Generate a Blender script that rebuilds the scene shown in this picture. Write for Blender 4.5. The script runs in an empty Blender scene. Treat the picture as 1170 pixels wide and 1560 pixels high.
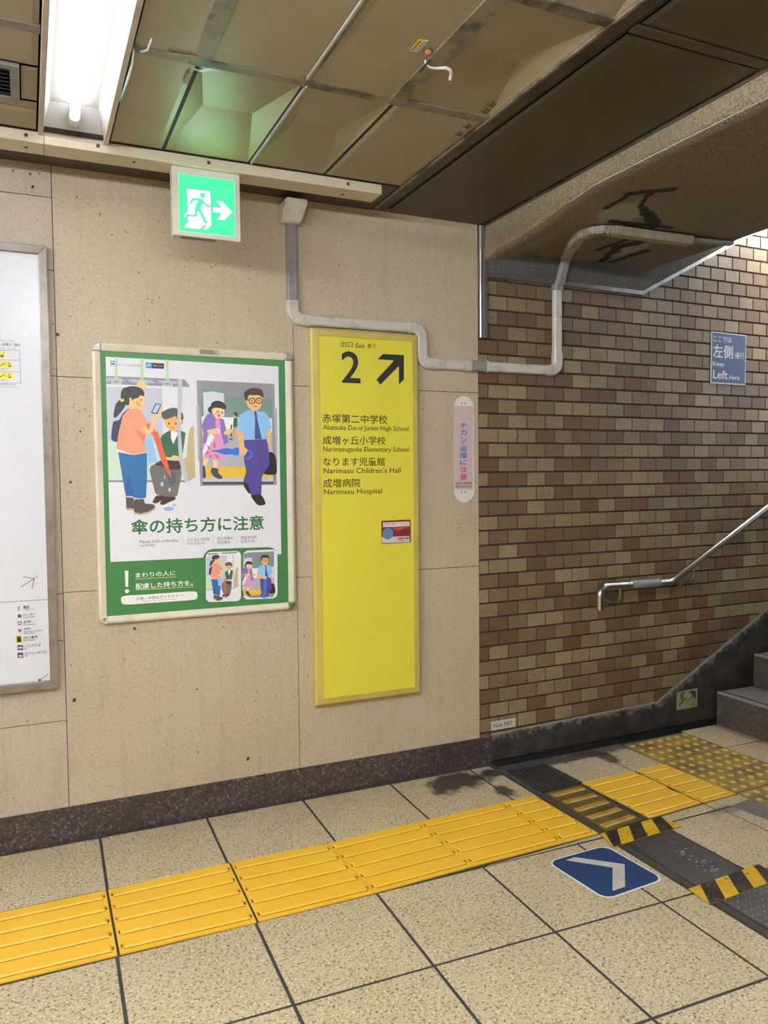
import bpy, bmesh, math, random
from mathutils import Vector, Matrix
random.seed(7)
R = math.radians
scene = bpy.context.scene
COL = scene.collection

# ---------------------------------------------------------------- camera
cam_data = bpy.data.cameras.new('camera')
cam = bpy.data.objects.new('camera', cam_data)
COL.objects.link(cam)
cam_data.sensor_fit = 'HORIZONTAL'
cam_data.sensor_width = 36.0
cam_data.lens = 37.2489
cam_data.clip_start = 0.02
cam.matrix_world = Matrix([[0.911946, 0.027851, -0.409364, 0.0], [-0.410192, 0.037896, -0.911212, -3.144259], [-0.009864, 0.998894, 0.045983, 1.354402], [0.0, 0.0, 0.0, 1.0]])
scene.camera = cam

# ---------------------------------------------------------------- world, exposure
scene.view_settings.view_transform = 'Standard'
scene.view_settings.look = 'None'
scene.view_settings.gamma = 1.0
scene.view_settings.use_curve_mapping = False
scene.view_settings.exposure = 1.32
world = bpy.data.worlds.new('world')
scene.world = world
world.use_nodes = True
world.node_tree.nodes['Background'].inputs[0].default_value = (0.75, 0.85, 1.0, 1)
world.node_tree.nodes['Background'].inputs[1].default_value = 1.2      # overcast sky seen at the top of the stairs
TUBE_POWER = 75.0          # emission strength of the added fill battens
NEAR_TUBE_POWER = 4.0      # recessed tube in view, set low so its trough does not wash out
STAIR_TUBE_POWER = 215.0    # emission strength of the stair tube
SIGN_GLOW = 2.2            # emission strength of the exit lantern

# ---------------------------------------------------------------- printed matter, millimetres from the lower left of each board: (kind, colour, group, points)
POSTER_ART = [
  ('q','e6e5ea',0,[(49.1,998.5),(712.3,993.9),(712.0,230.7),(696.5,230.7),(689.4,246.9),(673.3,258.8),(653.1,262.1),(433.0,265.3),(411.5,260.2),(398.3,245.6),(392.7,232.1),(47.4,233.9)]),
  ('q','c9ccd8',0,[(50.1,888.0),(251.6,889.6),(248.7,683.7),(48.6,685.4)]),
  ('q','cfe3cf',0,[(48.6,685.4),(320.8,682.5),(329.6,535.0),(48.8,538.3)]),
  ('q','8a8c90',0,[(47.9,540.7),(329.7,537.5),(329.5,529.8),(47.7,533.3)]),
  ('q','8f8f9c',0,[(49.8,927.8),(326.0,927.3),(336.2,926.0),(354.5,904.3),(352.7,897.4),(49.7,898.0)]),
  ('q','b8b8d0',0,[(50.3,922.8),(101.2,921.6),(116.9,908.9),(49.9,907.9)]),
  ('q','b8b8d0',0,[(123.6,919.2),(211.7,919.3),(228.0,906.4),(136.3,907.9)]),
  ('q','b8b8d0',0,[(228.3,918.3),(308.8,919.8),(310.2,907.8),(244.7,908.8)]),
  ('q','b7d7b0',0,[(82.0,999.9),(91.2,1000.3),(89.4,924.4),(80.1,924.1)]),
  ('c','b7d7b0',0,[5.0,(85.3,926.9),(67.5,900.6),(102.0,901.9)]),
  ('q','b7d7b0',0,[(174.5,999.3),(184.0,999.8),(182.3,924.9),(172.8,924.5)]),
  ('c','b7d7b0',0,[5.0,(178.1,927.4),(159.8,899.8),(195.2,901.1)]),
  ('q','b7d7b0',0,[(268.0,998.3),(277.8,998.8),(276.2,925.3),(266.4,924.9)]),
  ('c','b7d7b0',0,[5.0,(271.9,927.9),(253.2,900.2),(289.5,901.6)]),
  ('p','f5c98a',1,[(158.9,903.8),(167.3,913.5),(182.0,913.1),(188.9,901.5),(189.6,888.1),(174.8,884.2),(159.3,892.0)]),
  ('q','3a3d60',1,[(129.2,812.1),(106.1,791.4),(91.0,766.0),(70.1,758.9),(64.0,730.4),(60.6,695.5),(66.8,687.2),(84.2,681.7),(97.0,746.2),(123.8,791.8)]),
  ('p','f5c98a',1,[(131.8,855.8),(180.9,867.5),(184.2,837.2),(178.8,816.7),(173.6,803.1),(159.8,802.8),(130.6,805.4),(126.2,825.4)]),
  ('p','3a3a3c',1,[(99.8,864.8),(106.6,881.7),(126.2,890.8),(148.9,893.3),(171.6,887.4),(182.8,876.0),(184.1,860.8),(177.4,857.3),(171.0,860.4),(160.9,850.0),(147.8,846.2),(139.5,839.2),(137.5,849.3),(130.0,847.4),(129.6,832.2),(126.2,822.1),(114.9,823.4),(108.7,835.0),(99.4,848.1)]),
  ('p','3a3a3c',1,[(115.1,833.5),(96.0,839.6),(82.9,827.6),(76.0,807.4),(71.6,780.6),(78.4,773.4),(94.8,791.1),(111.4,813.3)]),
  ('p','e8d048',1,[(97.7,841.4),(107.4,845.7),(111.4,838.4),(100.6,832.1)]),
  ('e','f0a860',1,[(159.5,830.7),(8.2,8.4)]),
  ('e','333333',1,[(172.2,842.6),(2.6,3.7)]),
  ('s','a05030',1,[2.2,(163.6,823.1),(170.0,819.2)]),
  ('q','f0a080',1,[(125.8,807.0),(156.7,810.4),(169.6,803.0),(185.4,776.3),(198.1,756.2),(198.0,747.9),(187.7,734.1),(177.3,710.3),(188.0,645.8),(136.4,636.5),(107.4,643.9),(78.8,658.2),(88.3,719.3),(93.6,737.5),(104.2,781.3)]),
  ('q','e88a68',1,[(146.8,735.2),(187.2,710.4),(180.4,671.2)]),
  ('p','f5c98a',1,[(246.2,825.3),(249.6,798.1),(233.5,782.4),(224.7,756.6),(210.8,729.2),(202.3,720.8),(189.0,716.5),(173.9,732.2),(184.8,747.7),(208.1,756.3),(218.8,790.6),(232.5,807.9)]),
  ('q','e07a58',1,[(186.4,749.2),(204.8,760.4),(201.5,731.8),(193.7,733.0)]),
  ('q','46507c',2,[(225.3,832.3),(247.6,828.1),(231.1,790.2),(206.6,793.7)]),
  ('q','bcd4f4',2,[(227.9,828.2),(242.8,825.2),(227.8,794.9),(212.3,798.3)]),
  ('q','f4f2f0',1,[(79.8,657.2),(136.4,636.5),(189.0,645.1),(188.8,637.3),(139.5,632.1),(84.9,644.8)]),
  ('q','2c6faa',1,[(84.9,645.5),(139.6,634.8),(189.0,643.4),(187.5,550.4),(181.8,472.6),(161.9,469.6),(139.1,473.4),(132.7,479.0),(108.4,481.2),(104.1,503.9),(95.9,564.7)]),
  ('q','235e95',1,[(120.0,561.2),(133.6,517.0),(139.2,477.9),(110.0,481.8),(109.4,524.1)]),
  ('q','e0c060',1,[(104.3,484.3),(110.6,479.4),(110.5,474.7),(106.6,474.8)]),
  ('q','56504c',1,[(108.3,476.8),(136.5,472.8),(136.7,428.6),(108.9,434.4)]),
  ('p','56504c',1,[(138.9,466.0),(155.3,467.0),(173.4,466.9),(178.0,451.5),(204.4,447.4),(214.8,436.9),(190.5,420.3),(160.6,412.6),(138.5,418.4),(137.1,442.2)]),
  ('q','c8b088',1,[(107.0,434.5),(136.5,432.7),(136.3,424.5),(108.1,427.7)]),
  ('q','c8b088',1,[(136.8,419.1),(160.6,413.0),(190.5,420.3),(215.1,434.4),(213.9,426.6),(190.3,412.5),(160.5,406.8),(137.7,411.6)]),
  ('q','c4b68c',0,[(367.5,750.7),(369.6,548.5),(342.7,533.1),(324.5,616.7),(330.5,625.4),(339.9,694.8),(352.8,738.3)]),
  ('q','ebe2c4',0,[(352.8,738.3),(345.2,705.3),(336.7,627.1),(326.3,620.2),(330.5,627.1),(336.6,705.2),(345.8,733.0)]),
  ('p','463028',1,[(221.8,479.7),(251.9,477.3),(234.7,458.7),(217.8,450.5),(206.2,454.2),(209.8,464.4)]),
  ('p','463028',1,[(238.1,460.4),(251.9,475.6),(289.0,473.1),(288.8,462.7),(271.7,456.2),(247.8,444.6),(234.4,446.7)]),
  ('q','74706c',1,[(221.2,601.4),(313.7,590.7),(317.5,563.0),(299.4,479.9),(289.0,473.1),(251.9,476.7),(221.9,484.1),(215.4,491.1),(196.7,577.6),(204.4,594.6)]),
  ('p','443434',1,[(224.6,606.5),(261.7,618.5),(312.4,609.8),(313.5,583.8),(284.5,578.1),(257.7,587.5),(221.1,596.3)]),
  ('q','2c2c50',1,[(266.7,616.8),(310.7,609.8),(310.5,599.4),(271.5,601.3)]),
  ('q','3c6a50',1,[(276.0,730.3),(320.0,729.2),(335.9,719.7),(323.3,642.7),(310.9,620.2),(305.9,623.7),(256.9,627.1),(240.0,697.3),(247.7,711.8)]),
  ('q','f4f2f2',1,[(279.3,726.9),(304.6,725.5),(305.0,711.8),(287.3,676.4),(280.3,697.7)]),
  ('p','f4b46a',1,[(256.7,770.9),(302.5,785.6),(309.0,771.9),(326.0,768.8),(327.5,760.2),(311.9,747.9),(306.8,746.3),(299.6,727.2),(282.6,727.0),(264.4,742.1),(257.4,755.7)]),
  ('p','55565a',1,[(246.2,794.6),(259.1,805.2),(286.3,816.1),(306.5,813.2),(323.3,799.8),(328.4,786.1),(326.0,770.6),(305.6,771.9),(299.1,783.8),(278.7,776.5),(260.0,771.0),(249.1,777.6)]),
  ('e','3a3030',1,[(273.1,755.1),(3.1,3.8)]),
  ('e','3a3030',1,[(299.2,755.6),(3.0,3.8)]),
  ('s','8a4a30',1,[2.5,(281.9,739.0),(290.7,737.7)]),
  ('p','f5c98a',1,[(257.0,630.5),(271.9,621.9),(289.1,634.0),(309.3,627.1),(311.4,613.3),(261.7,616.8)]),
  ('q','c5c7d0',0,[(311.7,926.8),(328.3,926.7),(317.9,741.1),(317.5,722.3),(324.3,608.0),(342.6,531.4),(329.5,529.1),(307.5,618.5),(304.9,735.9),(304.7,758.1)]),
  ('q','9cc8f2',2,[(178.6,693.3),(210.1,702.1),(225.4,611.7),(194.6,600.8)]),
  ('q','cfe4fa',2,[(210.1,702.1),(238.9,616.8),(225.4,611.7)]),
  ('e','586274',2,[(280.4,544.3),(14.2,27.7)]),
  ('q','e06840',2,[(204.5,717.4),(212.3,722.6),(217.5,733.9),(223.9,724.5),(231.3,725.2),(237.4,700.7),(261.7,618.5),(279.8,549.4),(275.4,547.4),(241.4,611.6),(222.9,676.6),(213.6,707.3)]),
  ('e','b4d8f4',2,[(242.2,523.0),(5.3,9.0)]),
  ('e','b4d8f4',2,[(270.3,501.2),(4.4,8.3)]),
  ('e','b4d8f4',2,[(252.8,550.4),(2.1,8.3)]),
  ('e','92b8e6',2,[(265.0,428.0),(19.6,8.3)]),
  ('e','92b8e6',2,[(286.6,441.3),(7.5,4.2)]),
  ('q','8c8c90',4,[(382.2,925.0),(694.4,922.8),(697.1,514.5),(387.8,514.5)]),
  ('q','91919b',4,[(397.4,921.7),(684.5,920.1),(684.6,861.6),(398.2,862.7)]),
  ('q','78948a',4,[(398.2,863.7),(684.6,863.3),(683.3,783.6),(398.9,785.4)]),
  ('q','d6dae4',4,[(405.8,884.2),(448.6,892.2),(488.2,883.7),(488.1,787.3),(407.0,785.6)]),
  ('p','7a978c',4,[(405.3,892.0),(445.4,898.6),(488.4,890.3),(489.1,877.8),(445.1,883.9),(405.7,879.3)]),
  ('q','f2f2f4',4,[(398.9,785.4),(683.3,783.6),(684.0,724.2),(399.5,733.7)]),
  ('q','b4b6bc',4,[(399.6,738.6),(684.1,727.6),(683.5,584.7),(399.8,587.7)]),
  ('q','efc032',4,[(399.8,588.4),(683.5,586.4),(682.8,544.8),(399.0,548.9)]),
  ('q','c8c8d0',4,[(399.0,548.9),(682.8,544.8),(682.5,527.3),(398.6,530.2)]),
  ('q','4c4c50',4,[(398.6,529.5),(682.5,527.7),(682.3,518.1),(398.4,520.3)]),
  ('q','98989c',4,[(383.2,925.0),(397.5,924.6),(398.3,515.3),(387.8,514.5)]),
  ('q','98989c',4,[(681.1,922.3),(694.4,922.8),(696.4,514.5),(682.3,514.7)]),
  ('q','b4b4bc',0,[(379.5,826.3),(389.9,826.6),(387.7,606.5),(381.3,612.4)]),
  ('q','b4b4bc',0,[(691.0,824.5),(703.3,822.4),(702.2,605.1),(695.4,605.1)]),
  ('q','c0b080',4,[(521.9,747.1),(536.7,745.7),(528.5,705.6),(514.9,697.1)]),
  ('q','3a6a50',4,[(524.9,782.7),(541.8,782.4),(538.7,745.7),(521.8,745.5)]),
  ('e','4a3a30',4,[(533.6,796.9),(8.8,8.0)]),
  ('e','e0b080',4,[(527.4,789.4),(4.0,5.9)]),
  ('q','333333',4,[(512.6,755.3),(518.3,755.4),(515.7,707.1),(511.0,707.1)]),
  ('q','333333',4,[(504.2,702.0),(522.3,697.2),(519.8,693.2),(504.1,698.0)]),
  ('q','f0c040',5,[(398.0,740.2),(419.0,727.4),(420.2,704.5),(400.3,695.1)]),
  ('p','f8d29a',5,[(441.2,819.8),(486.9,816.0),(481.5,794.4),(469.5,777.6),(452.9,777.3),(441.8,800.1)]),
  ('p','2c2c2e',5,[(423.9,809.5),(425.7,819.4),(434.1,826.2),(441.0,841.1),(461.0,848.3),(484.1,842.3),(495.5,826.1),(491.9,814.5),(467.1,820.5),(443.8,818.2),(438.7,806.6),(441.8,797.5),(428.7,801.4)]),
  ('e','333333',5,[(461.8,805.2),(2.6,3.7)]),
  ('e','333333',5,[(480.0,802.6),(2.7,3.6)]),
  ('e','c84a58',5,[(466.5,790.1),(4.6,5.9)]),
  ('e','f4b080',5,[(455.0,796.5),(4.6,4.7)]),
  ('q','f5cf98',5,[(403.9,628.8),(427.4,620.6),(409.7,591.0),(399.2,591.0)]),
  ('q','f5cf98',5,[(438.2,617.3),(459.7,615.6),(457.4,582.5),(440.8,582.6)]),
  ('p','45455a',5,[(399.2,591.0),(407.0,589.3),(410.5,549.8),(399.0,547.3)]),
  ('p','45455a',5,[(435.2,584.3),(459.1,580.8),(460.4,565.9),(475.8,549.2),(471.6,540.9),(451.7,544.4),(432.2,564.5)]),
  ('q','e29ccb',5,[(453.0,780.6),(470.2,779.3),(475.2,724.9),(487.5,668.7),(496.7,627.2),(483.1,617.2),(463.0,612.9),(423.4,618.9),(404.9,628.8),(400.6,661.6),(400.9,678.0),(418.0,678.1),(448.9,737.7)]),
  ('q','8a72bc',5,[(420.3,793.0),(433.6,799.9),(443.4,796.8),(453.0,780.6),(452.2,741.1),(442.2,734.3),(422.3,727.5),(414.8,680.8),(400.0,681.3),(405.7,720.7),(398.1,746.8),(406.8,773.1)]),
  ('q','8a72bc',5,[(469.6,780.9),(486.1,774.7),(495.3,728.5),(503.5,685.4),(484.3,676.3),(473.5,724.9)]),
  ('q','f4f2f6',5,[(428.7,719.3),(447.6,708.0),(426.1,670.0),(400.6,628.8),(401.1,651.8)]),
  ('s','f4f2f6',5,[5.2,(448.8,732.8),(458.8,737.9),(466.0,731.4),(463.4,719.8)]),
  ('p','f5c98a',5,[(420.7,732.4),(452.2,737.8),(465.2,726.4),(448.4,715.3),(422.2,724.2)]),
  ('p','f5c98a',5,[(486.9,726.7),(508.9,740.3),(518.8,728.8),(508.5,718.7),(488.4,715.8)]),
  ('s','b8486a',6,[4.8,(446.8,681.7),(446.4,662.5)]),
  ('s','b8486a',6,[4.8,(419.5,669.9),(426.8,660.1)]),
  ('s','b8486a',6,[4.8,(412.3,640.3),(423.3,646.9)]),
  ('s','b8486a',6,[4.8,(427.8,623.9),(431.9,633.8)]),
  ('s','b8486a',6,[4.8,(450.2,636.1),(459.9,623.9)]),
  ('p','2f78e0',6,[(450.5,653.6),(497.4,662.8),(514.1,658.2),(537.9,666.3),(544.5,655.7),(539.0,633.9),(510.4,638.9),(490.2,636.2),(450.4,648.7)]),
  ('q','333344',6,[(434.0,653.2),(452.2,653.0),(452.1,648.7),(433.9,649.9)]),
  ('q','f2bf80',7,[(656.2,735.7),(676.2,741.1),(672.1,642.6),(662.2,676.5)]),
  ('p','1f1f22',7,[(666.9,646.0),(693.1,632.4),(697.9,564.1),(674.2,555.8),(641.0,562.8),(664.3,598.4)]),
  ('q','262628',7,[(557.5,528.2),(579.6,519.5),(591.6,478.8),(579.0,482.4),(562.3,507.9)]),
  ('p','262628',7,[(589.9,475.4),(627.3,478.1),(646.7,448.8),(645.8,435.2),(619.6,433.4),(604.2,448.1)]),
  ('q','56489a',7,[(564.0,697.6),(655.6,701.9),(663.9,676.5),(668.9,598.4),(642.7,561.1),(635.4,544.2),(632.6,478.0),(589.9,476.4),(579.6,517.8),(558.6,531.5),(571.9,568.4),(564.2,612.1),(561.6,695.9)]),
  ('q','463a88',7,[(626.4,623.9),(643.1,581.5),(641.0,561.1),(634.3,578.1)]),
  ('q','92c6f6',7,[(585.0,815.1),(615.9,812.5),(650.5,808.3),(665.9,791.7),(680.9,744.6),(657.9,733.4),(654.5,699.5),(565.7,695.3),(564.5,722.7),(534.1,734.0),(550.5,795.9)]),
  ('q','3a5090',7,[(607.2,810.6),(618.2,809.9),(621.1,777.3),(638.2,700.0),(608.7,699.1),(611.9,783.9)]),
  ('s','3a7ae0',6,[7.1,(564.4,623.9),(581.5,620.5),(594.7,632.3),(593.9,645.8),(582.1,654.1),(573.5,652.4)]),
  ('p','f2bf80',6,[(534.1,730.7),(562.8,721.0),(565.3,672.5),(578.7,655.8),(574.4,645.7),(564.6,632.9),(547.6,638.9),(542.6,695.7)]),
  ('p','f2bf80',7,[(570.4,859.8),(589.5,878.8),(624.0,879.9),(644.6,868.8),(642.5,848.5),(633.4,824.7),(619.3,813.6),(602.1,813.2),(585.2,826.8),(576.9,843.3)]),
  ('p','4a3428',7,[(568.8,866.4),(572.6,886.6),(589.9,898.8),(610.6,902.9),(634.7,900.4),(646.6,885.7),(645.2,864.8),(630.8,875.1),(606.6,874.3),(589.5,873.8),(582.4,860.2),(577.0,849.3)]),
  ('c','3a3030',7,[3.3,(612.8,852.0),(611.0,846.5),(606.4,842.3),(600.2,840.6),(594.0,841.9),(589.6,845.8),(588.0,851.3),(589.8,856.9),(594.3,861.1),(600.5,862.7),(606.7,861.5),(611.2,857.6)]),
  ('e','333333',7,[(600.4,852.0),(2.7,3.3)]),
  ('c','3a3030',7,[3.3,(641.2,852.9),(639.4,847.3),(634.7,843.1),(628.5,841.4),(622.3,842.7),(617.8,846.6),(616.2,852.1),(618.0,857.7),(622.6,861.9),(628.8,863.6),(635.0,862.3),(639.6,858.4)]),
  ('e','333333',7,[(628.7,852.8),(2.7,3.3)]),
  ('s','8a4a30',7,[2.9,(605.8,830.1),(621.4,831.1)]),
  ('s','d08850',7,[2.6,(615.8,849.5),(613.6,841.7)]),
  ('s','3a3030',7,[3.3,(578.2,856.7),(589.1,853.7)]),
  ('s','b0b0b4',0,[1.1,(317.2,313.6),(316.6,282.4)]),
  ('s','b0b0b4',0,[1.1,(433.4,311.7),(432.8,281.7)]),
  ('s','b0b0b4',0,[1.1,(529.6,312.4),(529.0,281.5)]),
  ('s','d8d860',0,[2.2,(136.8,164.3),(287.5,162.9)]),
  ('s','d8d860',0,[2.2,(137.5,122.4),(354.5,119.9)]),
  ('q','f4f4f0',0,[(97.8,197.8),(111.1,197.7),(108.7,136.7),(99.2,136.6)]),
  ('e','f4f4f0',0,[(104.0,119.9),(7.9,7.5)]),
  ('p','f0f0ee',0,[(97.8,102.9),(163.4,102.3),(264.0,102.5),(353.4,101.9),(367.2,91.8),(366.9,77.6),(354.5,69.0),(263.3,68.3),(162.6,68.2),(97.0,69.8),(83.6,79.3),(83.3,95.7)]),
  ('q','3f86b8',0,[(66.0,984.5),(81.0,984.6),(80.6,969.9),(65.7,969.9)]),
  ('s','f4f4f0',0,[2.2,(68.4,977.3),(70.7,980.1),(72.8,976.2),(75.1,980.3),(78.3,977.8)]),
  ('s','6aa8c8',0,[1.6,(63.4,965.8),(82.4,966.0)]),
  ('s','8ab09a',0,[1.6,(88.3,984.3),(87.8,963.6)]),
  ('q','2f8fd0',0,[(192.5,984.4),(215.5,984.5),(215.1,963.5),(192.0,963.4)]),
  ('q','1c2445',0,[(215.5,984.5),(260.4,983.9),(259.9,963.5),(215.1,963.5)]),
  ('s','f4f4f0',0,[2.5,(196.6,976.1),(197.4,970.8),(202.4,973.0),(204.8,978.2),(209.1,976.7),(209.6,971.3)]),
  ('q','e9e9ec',8,[(526.2,251.8),(533.3,250.3),(539.3,246.2),(543.3,240.1),(544.6,233.0),(541.6,68.6),(540.0,61.5),(535.8,55.6),(529.6,51.8),(522.4,50.7),(418.8,54.8),(411.8,56.4),(406.0,60.7),(402.2,66.8),(400.9,73.8),(404.2,235.2),(405.7,242.2),(409.7,248.0),(415.7,251.9),(422.7,253.2)]),
  ('q','e9e9ec',8,[(674.7,251.5),(682.8,249.9),(689.6,245.4),(694.1,238.7),(695.6,230.7),(693.0,71.1),(691.2,63.2),(686.5,56.6),(679.5,52.3),(671.3,51.0),(571.2,53.9),(563.3,55.7),(556.7,60.3),(552.4,67.0),(550.9,74.9),(553.8,231.6),(555.5,239.4),(560.1,245.9),(566.9,250.3),(574.8,251.8)]),
  ('q','c9ccd8',8,[(407.8,237.3),(486.9,237.3),(483.3,98.9),(403.2,103.7)]),
  ('q','cfe3cf',8,[(403.0,161.1),(426.8,160.3),(427.4,103.7),(402.5,103.8)]),
  ('s','8a8c90',8,[2.0,(402.5,104.4),(513.2,103.3)]),
  ('s','77777c',8,[4.6,(413.6,245.4),(451.9,246.1)]),
  ('s','77777c',8,[4.6,(466.9,246.1),(527.8,246.4)]),
  ('q','c4b68c',8,[(531.1,189.5),(530.3,109.2),(513.8,102.6),(513.9,142.5),(521.4,179.2)]),
  ('s','c5c7d0',8,[4.2,(512.4,243.8),(512.2,103.4)]),
  ('q','8e8e98',8,[(555.3,238.3),(570.5,243.7),(681.6,243.1),(678.6,63.1),(672.1,56.6),(581.0,60.4),(553.0,72.0)]),
  ('q','78948a',8,[(590.7,214.4),(678.3,213.3),(678.4,180.5),(590.1,178.7)]),
  ('q','d6dae4',8,[(556.3,219.6),(570.2,223.3),(589.1,221.3),(589.4,178.7),(555.6,177.2)]),
  ('q','f0f0f2',8,[(588.4,178.8),(678.4,180.5),(677.7,135.7),(587.6,137.9)]),
  ('q','b4b6bc',8,[(553.5,140.0),(677.7,137.4),(678.3,89.0),(553.4,94.1)]),
  ('q','efc032',8,[(552.7,93.1),(678.3,89.0),(678.0,71.8),(560.5,68.8),(553.0,75.4)]),
  ('p','f5c98a',9,[(448.8,245.1),(451.8,248.7),(456.9,248.4),(459.4,243.9),(459.6,238.8),(454.4,237.5),(449.0,240.6)]),
  ('q','3a3d60',9,[(438.5,210.5),(430.4,202.9),(425.1,193.4),(417.7,190.9),(415.6,180.1),(414.4,166.8),(416.6,163.6),(422.7,161.4),(427.2,185.8),(436.6,202.9)]),
  ('p','f5c98a',9,[(439.3,227.1),(456.6,231.1),(457.8,219.5),(455.9,211.8),(454.1,206.7),(449.2,206.7),(439.0,208.0),(437.4,215.6)]),
  ('p','3a3a3c',9,[(428.1,230.9),(430.5,237.2),(437.3,240.5),(445.3,241.2),(453.3,238.8),(457.3,234.3),(457.7,228.5),(455.4,227.2),(453.1,228.5),(449.6,224.6),(445.0,223.3),(442.1,220.7),(441.4,224.6),(438.7,223.9),(438.6,218.2),(437.4,214.4),(433.4,215.0),(431.2,219.4),(428.0,224.5)]),
  ('p','3a3a3c',9,[(433.5,218.8),(426.8,221.3),(422.2,216.9),(419.8,209.3),(418.2,199.1),(420.6,196.3),(426.4,202.9),(432.2,211.2)]),
  ('p','e8d048',9,[(427.4,222.0),(430.8,223.5),(432.2,220.7),(428.4,218.4)]),
  ('e','f0a860',9,[(449.1,217.3),(3.0,3.2)]),
  ('e','333333',9,[(453.6,221.7),(0.9,1.4)]),
  ('s','a05030',9,[0.84,(450.5,214.4),(452.8,212.8)]),
  ('q','f0a080',9,[(437.3,208.6),(448.1,209.6),(452.7,206.7),(458.2,196.4),(462.7,188.6),(462.7,185.4),(459.1,180.3),(455.4,171.3),(459.3,146.7),(441.1,143.7),(430.9,146.8),(420.9,152.5),(424.2,175.6),(426.0,182.5),(429.7,199.1)]),
  ('q','e88a68',9,[(444.7,181.1),(458.9,171.3),(456.6,156.4)]),
  ('p','f5c98a',9,[(479.6,214.4),(480.8,204.0),(475.1,198.2),(472.1,188.5),(467.2,178.2),(464.2,175.1),(459.6,173.6),(454.2,179.7),(458.1,185.5),(466.2,188.5),(470.0,201.5),(474.8,207.9)]),
  ('q','e07a58',9,[(458.6,186.1),(465.1,190.1),(463.9,179.3),(461.2,179.8)]),
  ('q','f4f2f0',9,[(421.2,152.1),(441.1,143.7),(459.6,146.4),(459.5,143.5),(442.2,142.0),(423.0,147.3)]),
  ('q','2c6faa',9,[(423.0,147.6),(442.3,143.0),(459.6,145.8),(459.2,110.4),(457.2,80.9),(450.2,80.0),(442.2,81.6),(439.9,83.8),(431.4,84.9),(429.9,93.6),(426.9,116.8)]),
  ('q','235e95',9,[(435.4,115.2),(440.2,98.3),(442.2,83.3),(432.0,85.1),(431.7,101.2)]),
  ('q','e0c060',9,[(430.0,86.1),(432.2,84.2),(432.1,82.4),(430.8,82.5)]),
  ('q','56504c',9,[(431.4,83.2),(441.3,81.4),(441.4,64.6),(431.6,67.1)]),
  ('p','56504c',9,[(442.1,78.8),(447.9,79.0),(454.3,78.8),(455.9,72.9),(465.2,71.1),(468.8,67.0),(460.3,60.9),(449.8,58.3),(442.0,60.7),(441.5,69.8)]),
  ('q','c8b088',9,[(430.9,67.1),(441.3,66.2),(441.3,63.1),(431.3,64.5)]),
  ('q','c8b088',9,[(441.4,61.0),(449.8,58.5),(460.3,60.9),(468.9,66.1),(468.5,63.1),(460.2,58.0),(449.8,56.1),(441.8,58.1)]),
  ('p','463028',9,[(471.3,83.2),(481.8,82.0),(475.8,75.1),(469.9,72.2),(465.8,73.7),(467.1,77.5)]),
  ('p','463028',9,[(477.0,75.7),(481.8,81.4),(494.9,80.1),(494.8,76.1),(488.8,73.8),(480.4,69.6),(475.7,70.6)]),
  ('q','74706c',9,[(471.0,129.5),(503.5,124.5),(504.8,114.0),(498.5,82.5),(494.9,80.1),(481.8,81.8),(471.3,84.9),(469.0,87.6),(462.4,120.7),(465.1,127.1)]),
  ('p','443434',9,[(472.2,131.4),(485.2,135.6),(503.0,131.8),(503.4,121.9),(493.2,120.0),(483.8,123.9),(470.9,127.6)]),
  ('q','2c2c50',9,[(486.9,134.9),(502.4,131.8),(502.4,127.9),(488.6,129.0)]),
  ('q','3c6a50',9,[(490.1,178.0),(505.6,177.2),(511.2,173.4),(506.8,144.2),(502.5,135.8),(500.7,137.2),(483.5,138.9),(477.5,165.8),(480.2,171.2)]),
  ('q','f4f2f2',9,[(491.3,176.7),(500.2,175.9),(500.3,170.7),(494.1,157.4),(491.7,165.6)]),
  ('p','f4b46a',9,[(483.3,193.6),(499.4,198.8),(501.7,193.5),(507.7,192.2),(508.2,188.9),(502.7,184.3),(500.9,183.8),(498.4,176.6),(492.4,176.7),(486.0,182.6),(483.6,187.8)]),
  ('p','55565a',9,[(479.6,202.7),(484.1,206.6),(493.7,210.5),(500.8,209.2),(506.7,204.0),(508.5,198.7),(507.7,192.8),(500.5,193.5),(498.2,198.1),(491.0,195.5),(484.5,193.6),(480.6,196.2)]),
  ('e','3a3030',9,[(489.1,187.5),(1.1,1.4)]),
  ('e','3a3030',9,[(498.3,187.4),(1.1,1.4)]),
  ('s','8a4a30',9,[0.95,(492.2,181.2),(495.3,180.7)]),
  ('p','f5c98a',9,[(483.5,140.2),(488.8,136.8),(494.8,141.2),(501.9,138.4),(502.7,133.2),(485.2,135.0)]),
  ('q','f0c040',9,[(546.0,160.8),(555.6,154.5),(556.2,144.0),(547.1,140.0)]),
  ('p','f8d29a',9,[(565.6,196.5),(586.5,193.9),(584.1,184.1),(578.6,176.6),(571.0,176.8),(565.9,187.5)]),
  ('p','2c2c2e',9,[(557.7,192.1),(558.5,196.6),(562.3,199.6),(565.5,206.3),(574.6,209.2),(585.2,206.1),(590.5,198.4),(588.8,193.2),(577.5,196.4),(566.8,195.7),(564.5,190.5),(565.9,186.3),(559.9,188.3)]),
  ('e','333333',9,[(575.1,189.4),(0.9,1.4)]),
  ('e','333333',9,[(583.4,187.9),(1.0,1.4)]),
  ('e','c84a58',9,[(577.2,182.4),(1.7,2.2)]),
  ('e','f4b080',9,[(572.0,185.6),(1.7,1.8)]),
  ('q','f5cf98',9,[(548.8,109.5),(559.6,105.3),(551.6,92.1),(546.7,92.3)]),
  ('q','f5cf98',9,[(564.6,103.6),(574.4,102.5),(573.4,87.3),(565.8,87.6)]),
  ('p','45455a',9,[(546.7,92.3),(550.3,91.3),(552.0,73.1),(546.7,72.2)]),
  ('p','45455a',9,[(563.2,88.5),(574.2,86.5),(574.8,79.6),(581.9,71.7),(580.0,68.0),(570.9,69.9),(561.9,79.5)]),
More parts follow.
